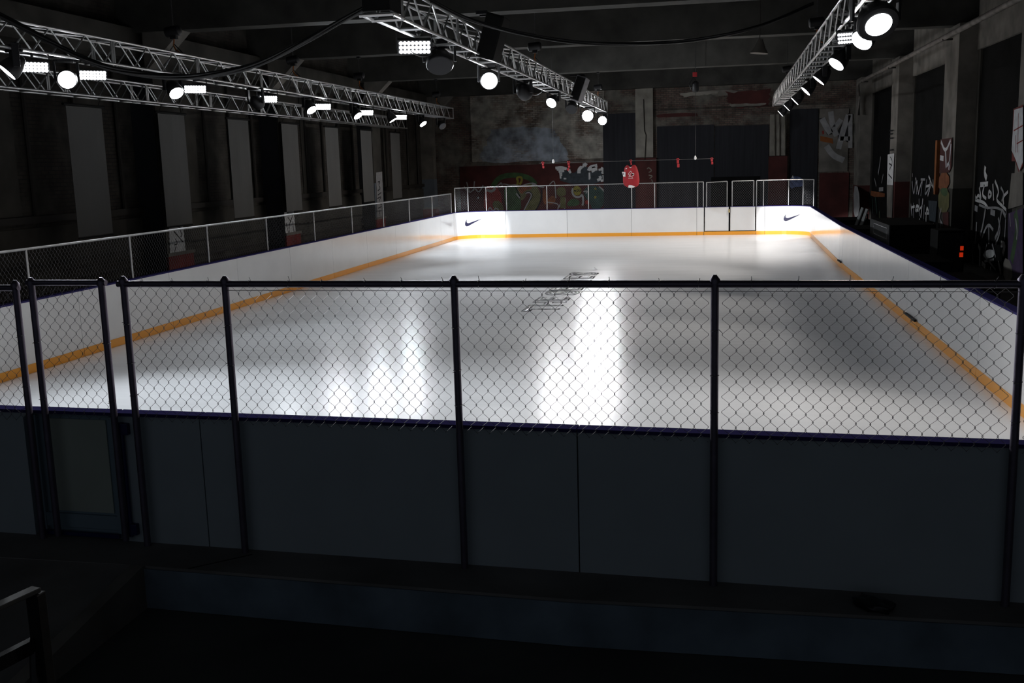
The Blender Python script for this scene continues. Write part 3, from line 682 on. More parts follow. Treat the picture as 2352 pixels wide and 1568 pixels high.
def post(root, p, z0, z1, r, m='steel', ball=True, name='post'):
    mb = MB(); mb.tube([(p.x, p.y, z0), (p.x, p.y, z1)], r, 12); o = mb.build(name, m, root, True)
    if ball:
        mb = MB(); mb.lathe([(0, r*1.25), (.03, r*1.3), (.045, r*.9), (.06, r*.45)], (p.x, p.y, z1-.02), (0, 0, 1), 12); mb.build('post_cap', m, root, True)
    return o
def rail(root, a, b, z, r, m='steel', name='top_rail'):
    d = (b-a).normalized()
    mb = MB(); mb.tube([(a.x, a.y, z), (b.x, b.y, z)], r, 12); return mb.build(name, m, root, True)
def ties(root, a, b, z, r, n, m='wire'):
    for i in range(n):
        t = (i+.35+.3*random.random())/n; p = a.lerp(b, t); mb = MB()
        pts = [(p.x+.004*math.sin(k*2.1), p.y+(r+.003)*math.cos(k*.9), z+(r+.003)*math.sin(k*.9)) for k in range(8)]
        pts += [(p.x+random.uniform(-.01, .02), p.y-.01, z+r+random.uniform(.015, .035))]
        mb.tube(pts, .0022, 4); mb.build('wire_tie', m, root)
def post_ties(root, p, zs, r, m='wire'):
    for z in zs:
        mb = MB(); pts = [(p.x+(r+.003)*math.cos(k*.9), p.y+(r+.003)*math.sin(k*.9), z+.003*math.sin(k)) for k in range(8)]
        pts.append((p.x+r+.025*random.choice((-2.2, 1)), p.y-.02, z+random.uniform(-.02, .02)))
        mb.tube(pts, .0022, 4); mb.build('wire_tie', m, root)

# near fence, on the outer face of the near boards
NO = .155
def np_(x): return Vector((x, near_y(x)-NO))
nx = []
for px_ in (35, 72, 233, 284, 517, 1043, 1642, 2350):
    # intersect ray with plane y = near_y(x)-NO
    d = _f+_r*((px_-1176)/F_PX)-_u*((655-784)/F_PX); t = (-NO-.05423*CAM.x-CAM.y)/(d.y+.05423*d.x); nx.append((CAM+d*t).x)
NZ = 2.10; PR = .026
nf = thing('chain_link_fence', 'closest chain-link fence across the near end, right of the narrow gate', 'fence', (9, -.6, .05))
runs = nx[3:]+[nx[-1]+1.9]
for i, x in enumerate(runs[:-1]):
    post(nf, np_(x), .05, NZ+.02, PR, 'postnear'); post_ties(nf, np_(x), (1.25, 1.5, 1.8), PR)
    a, b = np_(x), np_(runs[i+1]); u = (b-a).normalized()
    bay(nf, a+u*.035, b-u*.035, 1.02, NZ-.02)
rail(nf, np_(runs[0]-.05), np_(14.05), NZ, .024, 'postnear')
ties(nf, np_(runs[0]), np_(13.4), NZ, .024, 26)
# thin tension wire under the rail
mb = MB()
a, b = np_(runs[1]), np_(14.0); mb.tube([(a.x, a.y-.01, NZ-.045), (b.x, b.y-.01, NZ-.045)], .002, 4); mb.build('tension_wire', 'wire', nf)
# left piece of the near fence
nf2 = thing('chain_link_fence', 'short stretch of near chain-link fence left of the narrow gate', 'fence', (2.5, -.3, .05))
post(nf2, np_(nx[0]), .05, NZ-.01, PR, 'postnear'); post_ties(nf2, np_(nx[0]), (1.3, 1.7), PR)
post(nf2, np_(2.75), .05, NZ-.01, PR, 'postnear'); post(nf2, np_(.1), .05, NZ-.01, PR, 'postnear')
for a, b in ((2.75, nx[0]), (.1, 2.75)):
    bay(nf2, np_(a+.035), np_(b-.035), 1.02, NZ-.05)
rail(nf2, np_(.0), np_(nx[0]+.03), NZ-.03, .024, 'postnear'); ties(nf2, np_(3.0), np_(nx[0]), NZ-.03, .024, 6)
# near gate
ng = thing('rink_gate', 'narrow near gate with chain-link top, pale panel and blue latch bar', 'gate', (5.1, -.4, .05))
for x in (nx[1], nx[2]): post(ng, np_(x), .08, NZ+.01, PR, 'postnear'); post_ties(ng, np_(x), (1.2, 1.65), PR)
rail(ng, np_(nx[1]-.04), np_(nx[2]+.04), NZ+.01, .022, 'postnear')
bay(ng, np_(nx[1]+.035), np_(nx[2]-.035), 1.02, NZ-.02)
gp = [Vector((GX1+.05, near_y(GX1+.05))), Vector((GX0-.05, near_y(GX0-.05)))]
path_board(gp, K+.03, H, 0, .02).build('board_panel', 'board', ng)
path_board(gp, .03, K+.02, -.012, .02).build('kick_strip', 'kick', ng)
path_board(gp, H, H+.025, -.01, .11).build('cap_rail', 'cap', ng)
path_board(gp, .06, H-.01, .025, .05).build('gate_frame', 'gateframe', ng)
path_board([Vector((GX1+.07, near_y(GX1+.07))), Vector((GX0-.07, near_y(GX0-.07)))], .051, H-.02, .0215, .0245).build('gate_light_block', 'case', ng)  # added sheet that blocks lamp light leaking through the gate gaps
inner = [Vector((GX1-.06, near_y(GX1-.06))), Vector((GX0+.12, near_y(GX0+.12)))]
path_board(inner, .26, H-.05, .052, .062).build('back_panel', 'gatepanel', ng)
fr = [(GX0-.04, GX0+.04), (GX1-.02, GX1+.05)]
for a, b in fr: path_board([Vector((b, near_y(b))), Vector((a, near_y(a)))], .06, H-.02, .051, .08).build('gate_stile', 'gateframe', ng)
path_board([Vector((GX1, near_y(GX1))), Vector((GX0, near_y(GX0)))], .07, .10, .08, .11).build('sill_bar', 'bluesteel', ng)
path_board([Vector((GX1, near_y(GX1))), Vector((GX0, near_y(GX0)))], .13, .24, .052, .075).build('gate_rail', 'gateframe', ng)
q = np_(5.63); mb = MB(); mb.tube([(q.x, q.y+.04, .1), (q.x, q.y+.04, 1.02)], .017, 8); mb.build('latch_bar', 'bluesteel', ng, True)
for z in (.16, .97):
    mb = MB(); mb.box((q.x-.06, q.y+.02, z-.045), (q.x+.06, q.y+.075, z+.045)); mb.build('latch_bracket', 'bluesteel', ng, bevel=.006)

# left fence
LF = 1.853
lf = thing('chain_link_fence', 'long left chain-link fence standing on the left rink boards', 'fence', (-.06, 16, 1))
ly = [.2, 3.3]+[6.42, 9.26, 12.14, 15.03, 17.97, 20.86, 23.77, 26.67, 29.63, 32.5]
for i, y in enumerate(ly):
    post(lf, Vector((-.06, y)), 1.0, LF, .021, 'steel', False)
    if i: bay(lf, Vector((-.06, ly[i-1]+.03)), Vector((-.06, y-.03)), 1.08, LF, .0022)
rail(lf, Vector((-.06, .1)), Vector((-.06, 32.55)), LF, .02)
# far fence
FF = 2.055
def fpt(s, pts, off=.06):
    q = cut(pts, max(0, s), max(0, s)+.01); t = (q[-1]-q[0]).normalized(); return q[0]+Vector((-t.y, t.x))*off
ff = thing('chain_link_fence', 'far left chain-link fence from the corner to the double gate', 'fence', (5, 33.7, 1))
sL = [.32, .98]+[aL+(x-fx0) for x in (1.10, 1.95, 3.62, 5.30, 7.02, 7.92, 9.58, 9.80)]
pl = [fpt(s, fpL) for s in sL]
for i, p in enumerate(pl):
    post(ff, p, 1.0, FF, .021, 'steel', False)
    if i and (p-pl[i-1]).length > .15:
        u = (p-pl[i-1]).normalized(); bay(ff, pl[i-1]+u*.02, p-u*.02, 1.09, FF, .0022)
        rail(ff, pl[i-1], p, FF, .02)
f2 = thing('chain_link_fence', 'far right chain-link fence from the double gate round the corner', 'fence', (12.9, 33.4, 1))
sR = [.05, .34, 1.0, 1.45, 2.0, 2.45]
pr = [fpt(s, fpR) for s in sR]
pr = [Vector((pix(q, 420, 1, 33.35).x, 33.40)) for q in (1738, 1754)] + [Vector((13.0, 33.37)), Vector((13.52, 33.2)), Vector((13.86, 32.7))]
for i, p in enumerate(pr):
    post(f2, p, 1.0, FF, .021, 'steel', False)
    if i:
        u = (p-pr[i-1]).normalized(); bay(f2, pr[i-1]+u*.02, p-u*.02, 1.09, FF, .0022); rail(f2, pr[i-1], p, FF, .02)
# far double gate leaves
for k, (xa, xb) in enumerate(((9.86, 10.76), (10.83, 11.76))):
    g = thing('rink_gate', ('left' if k == 0 else 'right')+' leaf of the far double gate, white panel under a mesh frame', 'gate', ((xa+xb)/2, 33.3, 0), 'far double gate leaves')
    pa, pb = Vector((xa, far_y(xa))), Vector((xb, far_y(xb)))
    path_board([pa, pb], K+.03, H, 0, .02).build('board_panel', 'board', g)
    path_board([pa, pb], .03, H-.005, .03, T).build('back_panel', 'board_back', g)
    path_board([pa, pb], H, H+.02, -.005, .10).build('cap_rail', 'cap', g)
    qa, qb = pa+Vector((.06, .06)), pb+Vector((-.06, .06))
    post(g, qa, 1.05, FF-.02*(k == 0), .021, 'steel', False); post(g, qb, 1.05, FF, .021, 'steel', False)
    mb = MB(); mb.tube([(qa.x, qa.y, FF-.03*(k == 0)), (qb.x, qb.y, FF)], .018, 10); mb.build('top_rail', 'steel', g, True)
    u = (qb-qa).normalized(); bay(g, qa+u*.02, qb-u*.02, 1.09, FF, .0022)
    if k == 0:
        mb = MB(); mb.box((xb-.01, far_y(xb)-.03, .86), (xb+.05, far_y(xb)-.002, .99)); mb.build('latch_plate', 'gate_light', g, bevel=.004)
th = [Vector((9.83, far_y(9.83))), Vector((11.79, far_y(11.79)))]
path_board(th, .0, K, -.012, .06).build('kick_strip', 'kick', fb)
path_board(th, K, K+.02, .0, .06).build('gate_threshold', 'case', fb)
mb = MB(); mb.hexa([(10.765, far_y(10.8)+.03, K), (10.825, far_y(10.8)+.03, K), (10.825, far_y(10.8)+.06, K), (10.765, far_y(10.8)+.06, K), (10.765, far_y(10.8)+.03, H), (10.825, far_y(10.8)+.03, H), (10.825, far_y(10.8)+.06, H), (10.765, far_y(10.8)+.06, H)])
mb.build('gate_stop', 'case', fb)

# ================================================================== TRUSSES
def truss(label, x0, x1, y0, y1, zb, h=.40, w_=.38, pitch=.5, seg=3.0, rung_r=.014, group=None):
    """box truss along y; x0 = centre x at y0, x1 = centre at y1"""
    t = thing('lighting_truss', label, 'truss', ((x0+x1)/2, (y0+y1)/2, zb+h/2), group)
    def cx(y): return x0+(x1-x0)*(y-y0)/(y1-y0)
    for sx in (-1, 1):
        for z in (zb, zb+h):
            mb = MB(); mb.tube([(cx(y0)+sx*w_/2, y0, z), (cx(y1)+sx*w_/2, y1, z)], .024, 8); mb.build('chord', 'alu', t, True)
    n = int((y1-y0)/pitch); rung = None; brA = [None, None]; top = None
    def inst(me, y, name='brace'):
        o = bpy.data.objects.new(name, me); COL.objects.link(o); o.parent = t; o.matrix_parent_inverse = Matrix.Translation(-t.location); o.location = (cx(y), y, zb); return o
    def mk(a, b, r):
        m_ = MB(); m_.tube([a, b], r, 5); me = m_.mesh('brace'); me.materials.append(M['alu']); return me
    hp = pitch/2
    A = [mk((s*w_/2, 0, 0), (s*w_/2, hp, h), rung_r) for s in (-1, 1)]; B = [mk((s*w_/2, hp, h), (s*w_/2, pitch, 0), rung_r) for s in (-1, 1)]
    rg = mk((-w_/2, 0, 0), (w_/2, 0, 0), rung_r*1.7); tp = mk((-w_/2, 0, h), (w_/2, pitch, h), rung_r)
    cnt = 0
    for i in range(n):
        y = y0+i*pitch
        for s in (0, 1): inst(A[s], y); inst(B[s], y)
        inst(rg, y, 'rung')
    m_ = MB()
    for i in range(n): m_.tube([(-w_/2, y0+i*pitch, zb+h), (w_/2, y0+(i+1)*pitch, zb+h)], rung_r, 4, False)
    m_.v = [Vector((v.x+cx(v.y), v.y, v.z)) for v in m_.v]; m_.build('top_lacing', 'alu', t)
    y = y0
    while y < y1+.1:
        yy = min(y, y1)
        mb = MB()
        for sy in ((-.03, .03) if y0 < yy < y1 else (0,)):
            for s in (-1, 1):
                mb.obox((cx(yy)+s*w_/2, yy+sy, zb+h/2), Vector((.012, 0, 0)), Vector((0, .02, 0)), Vector((0, 0, h/2)))
            for z in (zb, zb+h):
                mb.obox((cx(yy), yy+sy, z), Vector((w_/2, 0, 0)), Vector((0, .02, 0)), Vector((0, 0, .012)))
        mb.build('end_frame', 'alu', t); y += seg
    return t
tA = truss('silver box truss above the left boards, nearer of the left pair', -.20, -.20, 3.2, 33.2, 4.80, pitch=.95)
tA2 = truss('silver box truss above the left aisle, lower of the left pair', -2.50, -2.50, 5.2, 34.4, 4.53, h=.38, pitch=.85)
tB = truss('silver box truss over the rink centre with a squared near end', 5.98, 5.98, 5.9, 32.9, 4.80, w_=.36, pitch=1.0)
tC = truss('silver box truss above the right boards', 12.10, 12.52, 5.0, 33.0, 4.80, w_=.33, pitch=1.0)
# squared corner block at the near end of the centre truss
cb = thing('truss_corner_block', 'black-clad square corner block at the near end of the centre truss', 'truss', (5.98, 5.6, 4.8))
for s in (-1, 1):
    for z in (4.80, 5.2):
        mb = MB(); mb.tube([(5.98+s*.2, 5.35, z), (5.98+s*.2, 5.86, z)], .026, 8); mb.build('chord', 'alu', cb, True)
    mb = MB(); mb.tube([(5.76, 5.6+s*.24, 4.79), (6.2, 5.6+s*.24, 4.79)], .024, 8); mb.build('rung', 'alu', cb, True)
    mb = MB(); mb.box((5.98+s*.17-.012, 5.38, 4.84), (5.98+s*.17+.012, 5.84, 5.2)); mb.build('side_plate', 'case', cb)
mb = MB(); mb.box((5.80, 5.36, 4.84), (6.16, 5.385, 5.2)); mb.build('end_plate', 'case', cb)

# ================================================================== FIXTURES
def mover(label, c, aim, ztruss, on=True, power=1.0, angle=55, col=NEUT, r=.17, body='black', lens='lens_on', arm=None, blend=.6, group='round moving head lamps', real_aim=None, lf=.93):
    """moving head: base clamped under the truss, yoke, round head aimed, lens"""
    c = Vector(c); d = (Vector(aim)-c).normalized()
    t = thing('moving_head_lamp', label, 'stage light', (c.x, c.y, ztruss-.02), group)
    side = d.cross(Vector((0, 0, 1))); side = side.normalized() if side.length > .05 else Vector((1, 0, 0))
    pivot = c-d*.17
    mb = MB(); mb.lathe([(0, r*.98), (-.03, r*1.06), (-.10, r*1.02), (-.2, r*.85), (-.30, r*.55), (-.33, r*.2)], c, d, 22); mb.build('head', body, t, True)
    mb = MB(); mb.lathe([(-.01, r*lf), (.004, r*lf), (.008, r*lf*.6), (.009, .01)], c, d, 22); mb.build('lens', lens if on else 'lens_off', t, True)
    zb = pivot.z+.27
    up = Vector((0, 0, 1))
    for s in (-1, 1):
        mb = MB(); mb.obox(pivot+side*s*(r*1.18)+up*.10, side*.018, side.cross(up)*.05, up*.16); mb.build('yoke_arm', body, t, bevel=.008)
    mb = MB(); mb.obox(Vector((pivot.x, pivot.y, zb)), side*(r*1.25), side.cross(up)*.06, up*.02); mb.build('yoke_bridge', body, t, bevel=.008)
    top = ztruss-.035
    mb = MB(); mb.obox(Vector((pivot.x, pivot.y, (zb+top)/2+.01)), side*.13, side.cross(up)*.10, up*max(.03, (top-zb)/2-.0)); mb.build('base', body, t, bevel=.01)
    mb = MB(); mb.tube([(pivot.x-.14, pivot.y, top+.01), (pivot.x+.14, pivot.y, top+.01)], .022, 8); mb.build('clamp', 'black', t)
    if on and power > 0: spot(t, c+d*.05, real_aim if real_aim else aim, POWER*power, angle, blend, col, .045)
    return t
def led_panel(label, c, aim, ztruss, w_=.42, h=.17, power=.5, angle=110, col=COOL, on=True, group='rectangular led panels'):
    c = Vector(c); d = (Vector(aim)-c).normalized(); side = Vector((0, 0, 1)).cross(d).normalized(); up = d.cross(side).normalized()
    t = thing('led_panel_lamp', label, 'stage light', (c.x, c.y, ztruss-.02), group)
    mb = MB(); mb.obox(c-d*.06, side*(w_/2+.015), up*(h/2+.015), d*.055); mb.build('housing', 'black', t, bevel=.008)
    mb = MB()
    nx_, nz_ = 8, 3
    for i in range(nx_):
        for j in range(nz_):
            q = c+side*((i+.5)/nx_-.5)*w_+up*((j+.5)/nz_-.5)*h; mb.lathe([(0, w_/nx_*.50), (.006, w_/nx_*.46), (.012, w_/nx_*.25)], q, d, 8)
    mb.build('led_array', 'lens_on', t)
    for s in (-1, 1):
        mb = MB(); mb.obox(c-d*.06+side*s*(w_/2+.03)+Vector((0, 0, .08)), side*.006, d*.02, Vector((0, 0, .11))); mb.build('bracket_arm', 'black', t)
    zt = c.z+.19
    mb = MB(); mb.obox(Vector((c.x, c.y, zt))-d*.06, side*(w_/2+.035), d*.02, Vector((0, 0, .006))); mb.build('bracket_bridge', 'black', t)
    mb = MB(); mb.tube([(c.x-d.x*.06, c.y-d.y*.06, zt-.03), (c.x-d.x*.06, c.y-d.y*.06, ztruss-.0)], .02, 6); mb.build('clamp', 'black', t)
    if on and power > 0: spot(t, c+d*.05, aim, POWER*power, angle, .8, col, .045)
    return t
ordn = ['first', 'second', 'third', 'fourth', 'fifth', 'sixth', 'seventh', 'eighth', 'ninth']
# left truss movers (x -.2) ------------------------------------------------
Amov = [(4.5, (4, 4, 0), (5, 4, 0), .45, True), (6.56, (-3.5, 3.5, 0), (3.0, 3.0, 0), .5, True), (8.02, (6.5, -2.2, 1.5), (7.0, 1.0, 0), 1.4, True), (11.53, (1.65, 10.4, 2.4), (6.0, 8.5, 0), .5, True),
 (15.31, (.0, 26, 1.5), (.62, 33.2, .45), 34, True), (18.53, (1.65, 17.7, 2.2), (7.0, 14.5, 0), .85, True), (22.16, (1.65, 21.5, 2.2), (6.5, 20.0, 0), 1.0, True), (25.62, (1.35, 25.8, 1.9), (6.5, 28.5, 0), 1.5, True), (29.23, (1.65, 28.6, 2.2), (5.0, 33.0, .4), 1.25, True), (32.0, (4, 28, 0), (4, 28, 0), 0, False)]
k = 0
for y, aim, ra, pw, on in Amov:
    nm = f'black moving head lamp on the left boards truss, {ordn[min(k,8)]} from the camera' + ('' if on else ', unlit') if k < 9 else 'unlit moving head lamp at the far end of the left boards truss'
    mover(nm, (-.15, y, 4.46), aim, 4.8, on, pw, 9.5 if k == 4 else (125 if k >= 7 else 76), COOL, .15, real_aim=ra, blend=.55 if k == 4 else .8); k += 1
Apan = [7.19, 8.76, 12.30, 15.82, 19.35, 22.93, 26.46]
for i, y in enumerate(Apan):
    led_panel(f'glowing rectangular led panel on the left boards truss, {ordn[i]} from the camera', (-.15, y, 4.585), (8, y-9, 1.5) if i < 2 else (7.5, y-10, 1.2), 4.8, .42, .145, .30, 100, COOL)
# centre truss -------------------------------------------------------------
led_panel('large led panel under the near end of the centre truss', (5.80, 7.67, 4.64), (8.2, 0.5, 1.2), 4.8, .46, .19, .55, 110, COOL)
mover('unlit black moving head under the near part of the centre truss', (5.85, 8.9, 4.48), (6.5, 6.5, 1.5), 4.8, False, 0, r=.21)
mover('grey-bodied lit moving head facing the camera under the centre truss', (5.85, 12.65, 4.52), (8.6, 1.5, .6), 4.8, True, .7, 55, NEUT, .17, 'grey', 'lens_on')
mover('black moving head midway along the centre truss, seen from behind, lighting the far right corner', (5.85, 16.84, 4.55), (10, 27, 1.5), 4.8, True, 28, 9.5, NEUT, .19, real_aim=(13.1, 33.0, .4), blend=.55)
mover('lit moving head turned sideways midway along the centre truss', (5.9, 20.3, 4.5), (4.9, 17.6, 2.6), 4.8, True, .8, 76, NEUT, .15, real_aim=(5.0, 15.5, 0))
mover('brightest moving head near the far end of the centre truss', (5.9, 28.6, 4.50), (8.9, 1.5, .5), 4.8, True, .75, 34, NEUT, .20, lens='lens_hot', real_aim=(9.2, 6, 0))
mover('bright moving head at the far tip of the centre truss', (6.0, 32.6, 4.48), (9.2, 2, .5), 4.8, True, .55, 34, NEUT, .17, lens='lens_hot', real_aim=(9.6, 12, 0))
mover('unlit black moving head between the lit far pair of the centre truss', (5.9, 24.4, 4.52), (5.5, 20, 1), 4.8, False, 0, r=.17)
# right truss --------------------------------------------------------------
Cm = [(6.6, 12.10, (12.9, 3.2, 1.2), (11.0, 2.5, 0), .45, .25), (8.4, 12.14, (10.2, 6.4, 2.2), (9.0, 2.0, 0), .45, .165), (12.2, 12.22, (10.4, 11.2, 2.2), (7.5, 7.5, 0), .55, .16), (16.1, 12.30, (10.4, 16.1, 2.2), (7.0, 11.5, 0), .75, .155),
 (19.7, 12.34, (10.3, 19.5, 2.4), (8.0, 19.0, 0), .75, .15), (24.3, 12.43, (10.3, 24.4, 2.4), (8.5, 24.5, 0), 1.1, .15), (28.2, 12.47, (10.3, 28.4, 2.4), (8.5, 28.5, 0), 1.2, .15), (32.6, 12.55, (10.3, 32.8, 2.4), (9.5, 33.5, .4), 1.1, .15)]
for i, (y, x, aim, ra, pw, r) in enumerate(Cm):
    mover(f'lit moving head under the right truss, {ordn[i]} from the camera', (x+.05, y, 4.50), aim, 4.8, True, pw, 125 if i >= 5 else 76, WARM, r, lens='lens_on', real_aim=ra, blend=.8, lf=.66 if i == 0 else .93)
led_panel('small led panel tucked behind a round lamp on the right truss', (12.05, 8.75, 4.58), (9.5, 1, 1), 4.8, .30, .17, .3, 110, WARM)
# loudspeakers on the centre truss -----------------------------------------
def box_thing(name, label, cat, c, hx, hy, hz, m, tilt, group=None):
    t = thing(name, label, cat, c, group); q = Quaternion((0, 1, 0), tilt[1]) @ Quaternion((1, 0, 0), tilt[0]) @ Quaternion((0, 0, 1), tilt[2])
    ax, ay, az = q @ Vector((hx, 0, 0)), q @ Vector((0, hy, 0)), q @ Vector((0, 0, hz)); c = Vector(c)
    mb = MB(); mb.obox(c, ax, ay, az); mb.build('cabinet', m, t, bevel=.02)
    mb = MB(); mb.obox(c-ay*1.02, ax*.88, ay*.03, az*.9); mb.build('grille', 'case', t)
    return t, ax, ay, az
c = pix(1128, 92, 0, 6.32); t, ax, ay, az = box_thing('loudspeaker', 'large black loudspeaker strapped to the camera side of the centre truss', 'loudspeaker', (6.36, c.y-.0, 5.08), .16, .30, .38, 'case', (.0, .30, .0))
for s in (-1, 1):
    mb = MB(); mb.obox(Vector((6.2, c.y+s*.15, 5.50)), Vector((.10, 0, 0)), Vector((0, .02, 0)), Vector((0, 0, .03))); mb.build('hanging_bracket', 'black', t)
c = pix(1330, 200, 0, 6.30); t, ax, ay, az = box_thing('loudspeaker', 'dark grey loudspeaker tilted on the far part of the centre truss', 'loudspeaker', (6.32, c.y, 5.02), .14, .45, .36, 'grey', (.0, .35, .0))
mb = MB(); mb.obox(Vector((6.26, c.y, 5.42)), Vector((.22, 0, 0)), Vector((0, .03, 0)), Vector((0, 0, .025))); mb.build('hanging_bracket', 'black', t)
# chain hoists ---------------------------------------------------------------
def hoist(label, x, y, zt, ztop=6.2, group='chain hoists holding the trusses'):
    t = thing('chain_hoist', label, 'hoist', (x, y, zt), group)
    mb = MB(); mb.lathe([(-.17, .07), (-.15, .10), (.12, .10), (.15, .06)], (x, y, zt+.45), (1, 0, .1), 14); mb.build('motor_body', 'black', t, True)
    mb = MB(); mb.box((x-.06, y-.05, zt+.30), (x+.06, y+.05, zt+.36)); mb.build('motor_foot', 'black', t)
    mb = MB(); z = zt+.55
    mb2 = MB()
    while z < ztop-.03:
        a = Vector((.012, 0, 0)) if int(z*25) % 2 else Vector((0, .012, 0)); mb2.obox((x, y, z), a, a.cross(Vector((0, 0, 1)))*.35, Vector((0, 0, .024))); z += .045
    mb2.build('chain', 'chain', t)
    mb = MB(); mb.tube([(x, y, zt+.30), (x-.02, y, zt+.18), (x+.02, y, zt+.1), (x+.12, y, zt+.03)], .014, 6); mb.build('load_hook', 'hook', t, True)
    mb = MB(); mb.tube([(x-.17, y, zt+.02), (x, y, zt+.2), (x+.17, y, zt+.02)], .012, 6); mb.build('sling', 'black', t)
    mb = MB(); mb.box((x-.05, y-.05, ztop-.06), (x+.05, y+.05, ztop-.001)); mb.build('top_fixing', 'black', t)
hp_ = [(-.2, 4.6, 5.2, 'left boards truss near the camera'), (-.2, 11.7, 5.2, 'left boards truss above the thick cable'), (-.2, 17.6, 5.2, 'left boards truss midway'), (-.2, 22.6, 5.2, 'left boards truss past its middle'), (-.2, 31.45, 5.2, 'left boards truss at its far end'), (5.98, 17.4, 5.2, 'centre truss midway'), (5.98, 31.45, 5.2, 'centre truss at its far end'), (12.25, 15.6, 5.2, 'right truss, nearer one'), (12.45, 27.1, 5.2, 'right truss, farther one')]
for x, y, z, s in hp_:
    on_beam = any(abs(y-(yb+.27)) < .35 for yb in (7.6, 15.35, 22.35, 31.2))
    hoist('black chain hoist over the '+s, x, y, z, 6.2 if on_beam else 7.3)

# thick hanging cables ---------------------------------------------------------
def cable(label, pts, r, n=3):
    t = thing('cable_bundle', label, 'cable', pts[len(pts)//2])
    def cr(P, t_):
        i = min(int(t_), len(P)-2); f = t_-i; p0, p1, p2, p3 = P[max(i-1, 0)], P[i], P[i+1], P[min(i+2, len(P)-1)]
        return .5*((2*p1)+(-p0+p2)*f+(2*p0-5*p1+4*p2-p3)*f*f+(-p0+3*p1-3*p2+p3)*f**3)
    N = 48
    for k in range(n):
        P_ = []
        for i in range(N+1):
            u = i/N*(len(pts)-1); a = 2*PI*k/n+u*.9; q = cr(pts, u); P_.append(q+Vector((0, math.cos(a)*r*1.1, math.sin(a)*r*1.1)))
        mb = MB(); mb.tube(P_, r, 8); mb.build('cable_strand', 'cable', t, True)
    return t
cable('thick black cable bundle sagging from the centre truss to the left trusses', [pix(a, b, 1, 6.6-.2*i) for i, (a, b) in enumerate(((862, 8), (790, 45), (700, 95), (590, 148), (480, 172), (390, 176), (280, 163), (200, 138), (100, 88), (0, 35), (-60, 5)))], .021, 4)
cable('thin black cable pair sagging between the centre and right trusses', [pix(a, b, 1, y) for a, b, y in ((990, 2, 7.2), (1080, 45, 8), (1200, 78, 9), (1340, 98, 10), (1500, 100, 11), (1620, 88, 12), (1750, 58, 13), (1868, 8, 13.5))], .017, 3)
# small looped leads under the fixtures
for i, (a, b, c_) in enumerate((((945, 118), (975, 134), (1022, 100)), ((1218, 216), (1240, 220), (1264, 180)), ((1083, 120), (1074, 142), (1062, 110)))):
    pts = [pix(q[0], q[1], 0, 5.78+.1*i) for q in (a, b, c_)]; P_ = []
    for k in range(13):
        u = k/12; P_.append(pts[0]*(1-u)**2+pts[1]*2*u*(1-u)+pts[2]*u*u+Vector((0, 0, -.05*math.sin(u*PI))))
    mb = MB(); mb.tube(P_, .010, 6); o = mb.build('power_lead', 'cable', None, True); tag(o, ('looped power lead beside the large led panel of the centre truss', 'pale looped lead midway along the centre truss', 'short lead hanging left of the grey-bodied lamp')[i], 'cable')

# ================================================================== BANNERS
for i, y in enumerate((11.8, 15.35, 18.97, 22.55, 26.2, 29.83, 33.5)):
    t = thing('hanging_banner', f'plain grey fabric banner by the left wall, {ordn[i]} from the camera', 'banner', (-2.75, y+.6, 4.4), 'grey banners along the left wall')
    mb = MB(); n_ = 10
    for k in range(n_): # slight waves
        y0_, y1_ = y+k*1.25/n_, y+(k+1)*1.25/n_
        d0, d1 = .006*math.sin(k*1.3+i), .006*math.sin((k+1)*1.3+i)
        mb.hexa([(-2.75+d0, y0_, 1.68), (-2.75+d1, y1_, 1.68), (-2.756+d1, y1_, 1.68), (-2.756+d0, y0_, 1.68), (-2.75+d0, y0_, 4.34), (-2.75+d1, y1_, 4.34), (-2.756+d1, y1_, 4.34), (-2.756+d0, y0_, 4.34)])
    mb.build('fabric', 'banner', t)
    mb = MB(); mb.tube([(-2.75, y-.1, 4.37), (-2.75, y+1.35, 4.37)], .03, 8); mb.build('top_bar', 'case', t, True)
    mb = MB(); mb.tube([(-2.75, y, 1.65), (-2.75, y+1.25, 1.65)], .015, 8); mb.build('bottom_bar', 'case', t, True)
    for s in (.1, 1.15):
        mb = MB(); mb.tube([(-2.75, y+s, 4.41), (-2.69, y+s, 4.53)], .006, 5); mb.build('hanging_line', 'case', t)

# ================================================================== JERSEY BAR
JY = 31.0
b0, b1 = pix(1238, 374.5, 1, JY), pix(1638, 364, 1, JY)
jb = thing('hanging_bar', 'thin horizontal steel bar hung over the far end of the rink', 'bar', (b0+b1)/2)
mb = MB(); mb.tube([b0, b1], .009, 8); mb.build('bar_tube', 'chain', jb, True)
for px_, zt in ((1271, 7.27), (1597, 5.35)):
    a = pix(px_, 373 if px_ < 1300 else 365, 1, JY)
    mb = MB(); mb.tube([a, (a.x, JY, zt)], .007, 5); mb.build('suspension_cable', 'chain', jb)
    mb = MB(); mb.lathe([(-.03, .02), (0, .045), (.05, .045), (.12, .02)], a, (0, 0, 1), 10); mb.build('cable_clamp', 'white', jb, True)
a = pix(1597, 365, 1, JY)
ht = thing('chain_hoist', 'small black hoist with red hook above the jersey bar', 'hoist', (a.x, JY, 5.35))
mb = MB(); mb.lathe([(-.2, .08), (-.15, .12), (.12, .12), (.18, .06)], (a.x, JY, 5.5), (0, .1, 1), 14); mb.build('motor_body', 'black', ht, True)
mb = MB(); mb.tube([(a.x-.15, JY, 5.4), (a.x-.22, JY, 5.6), (a.x-.05, JY, 5.85), (a.x, JY, 5.7)], .02, 6); mb.build('chain_bag', 'black', ht, True)
mb = MB(); mb.box((a.x-.10, JY-.02, 5.83), (a.x+.06, JY+.02, 6.0)); mb.build('load_hook', 'strap', ht, bevel=.01)
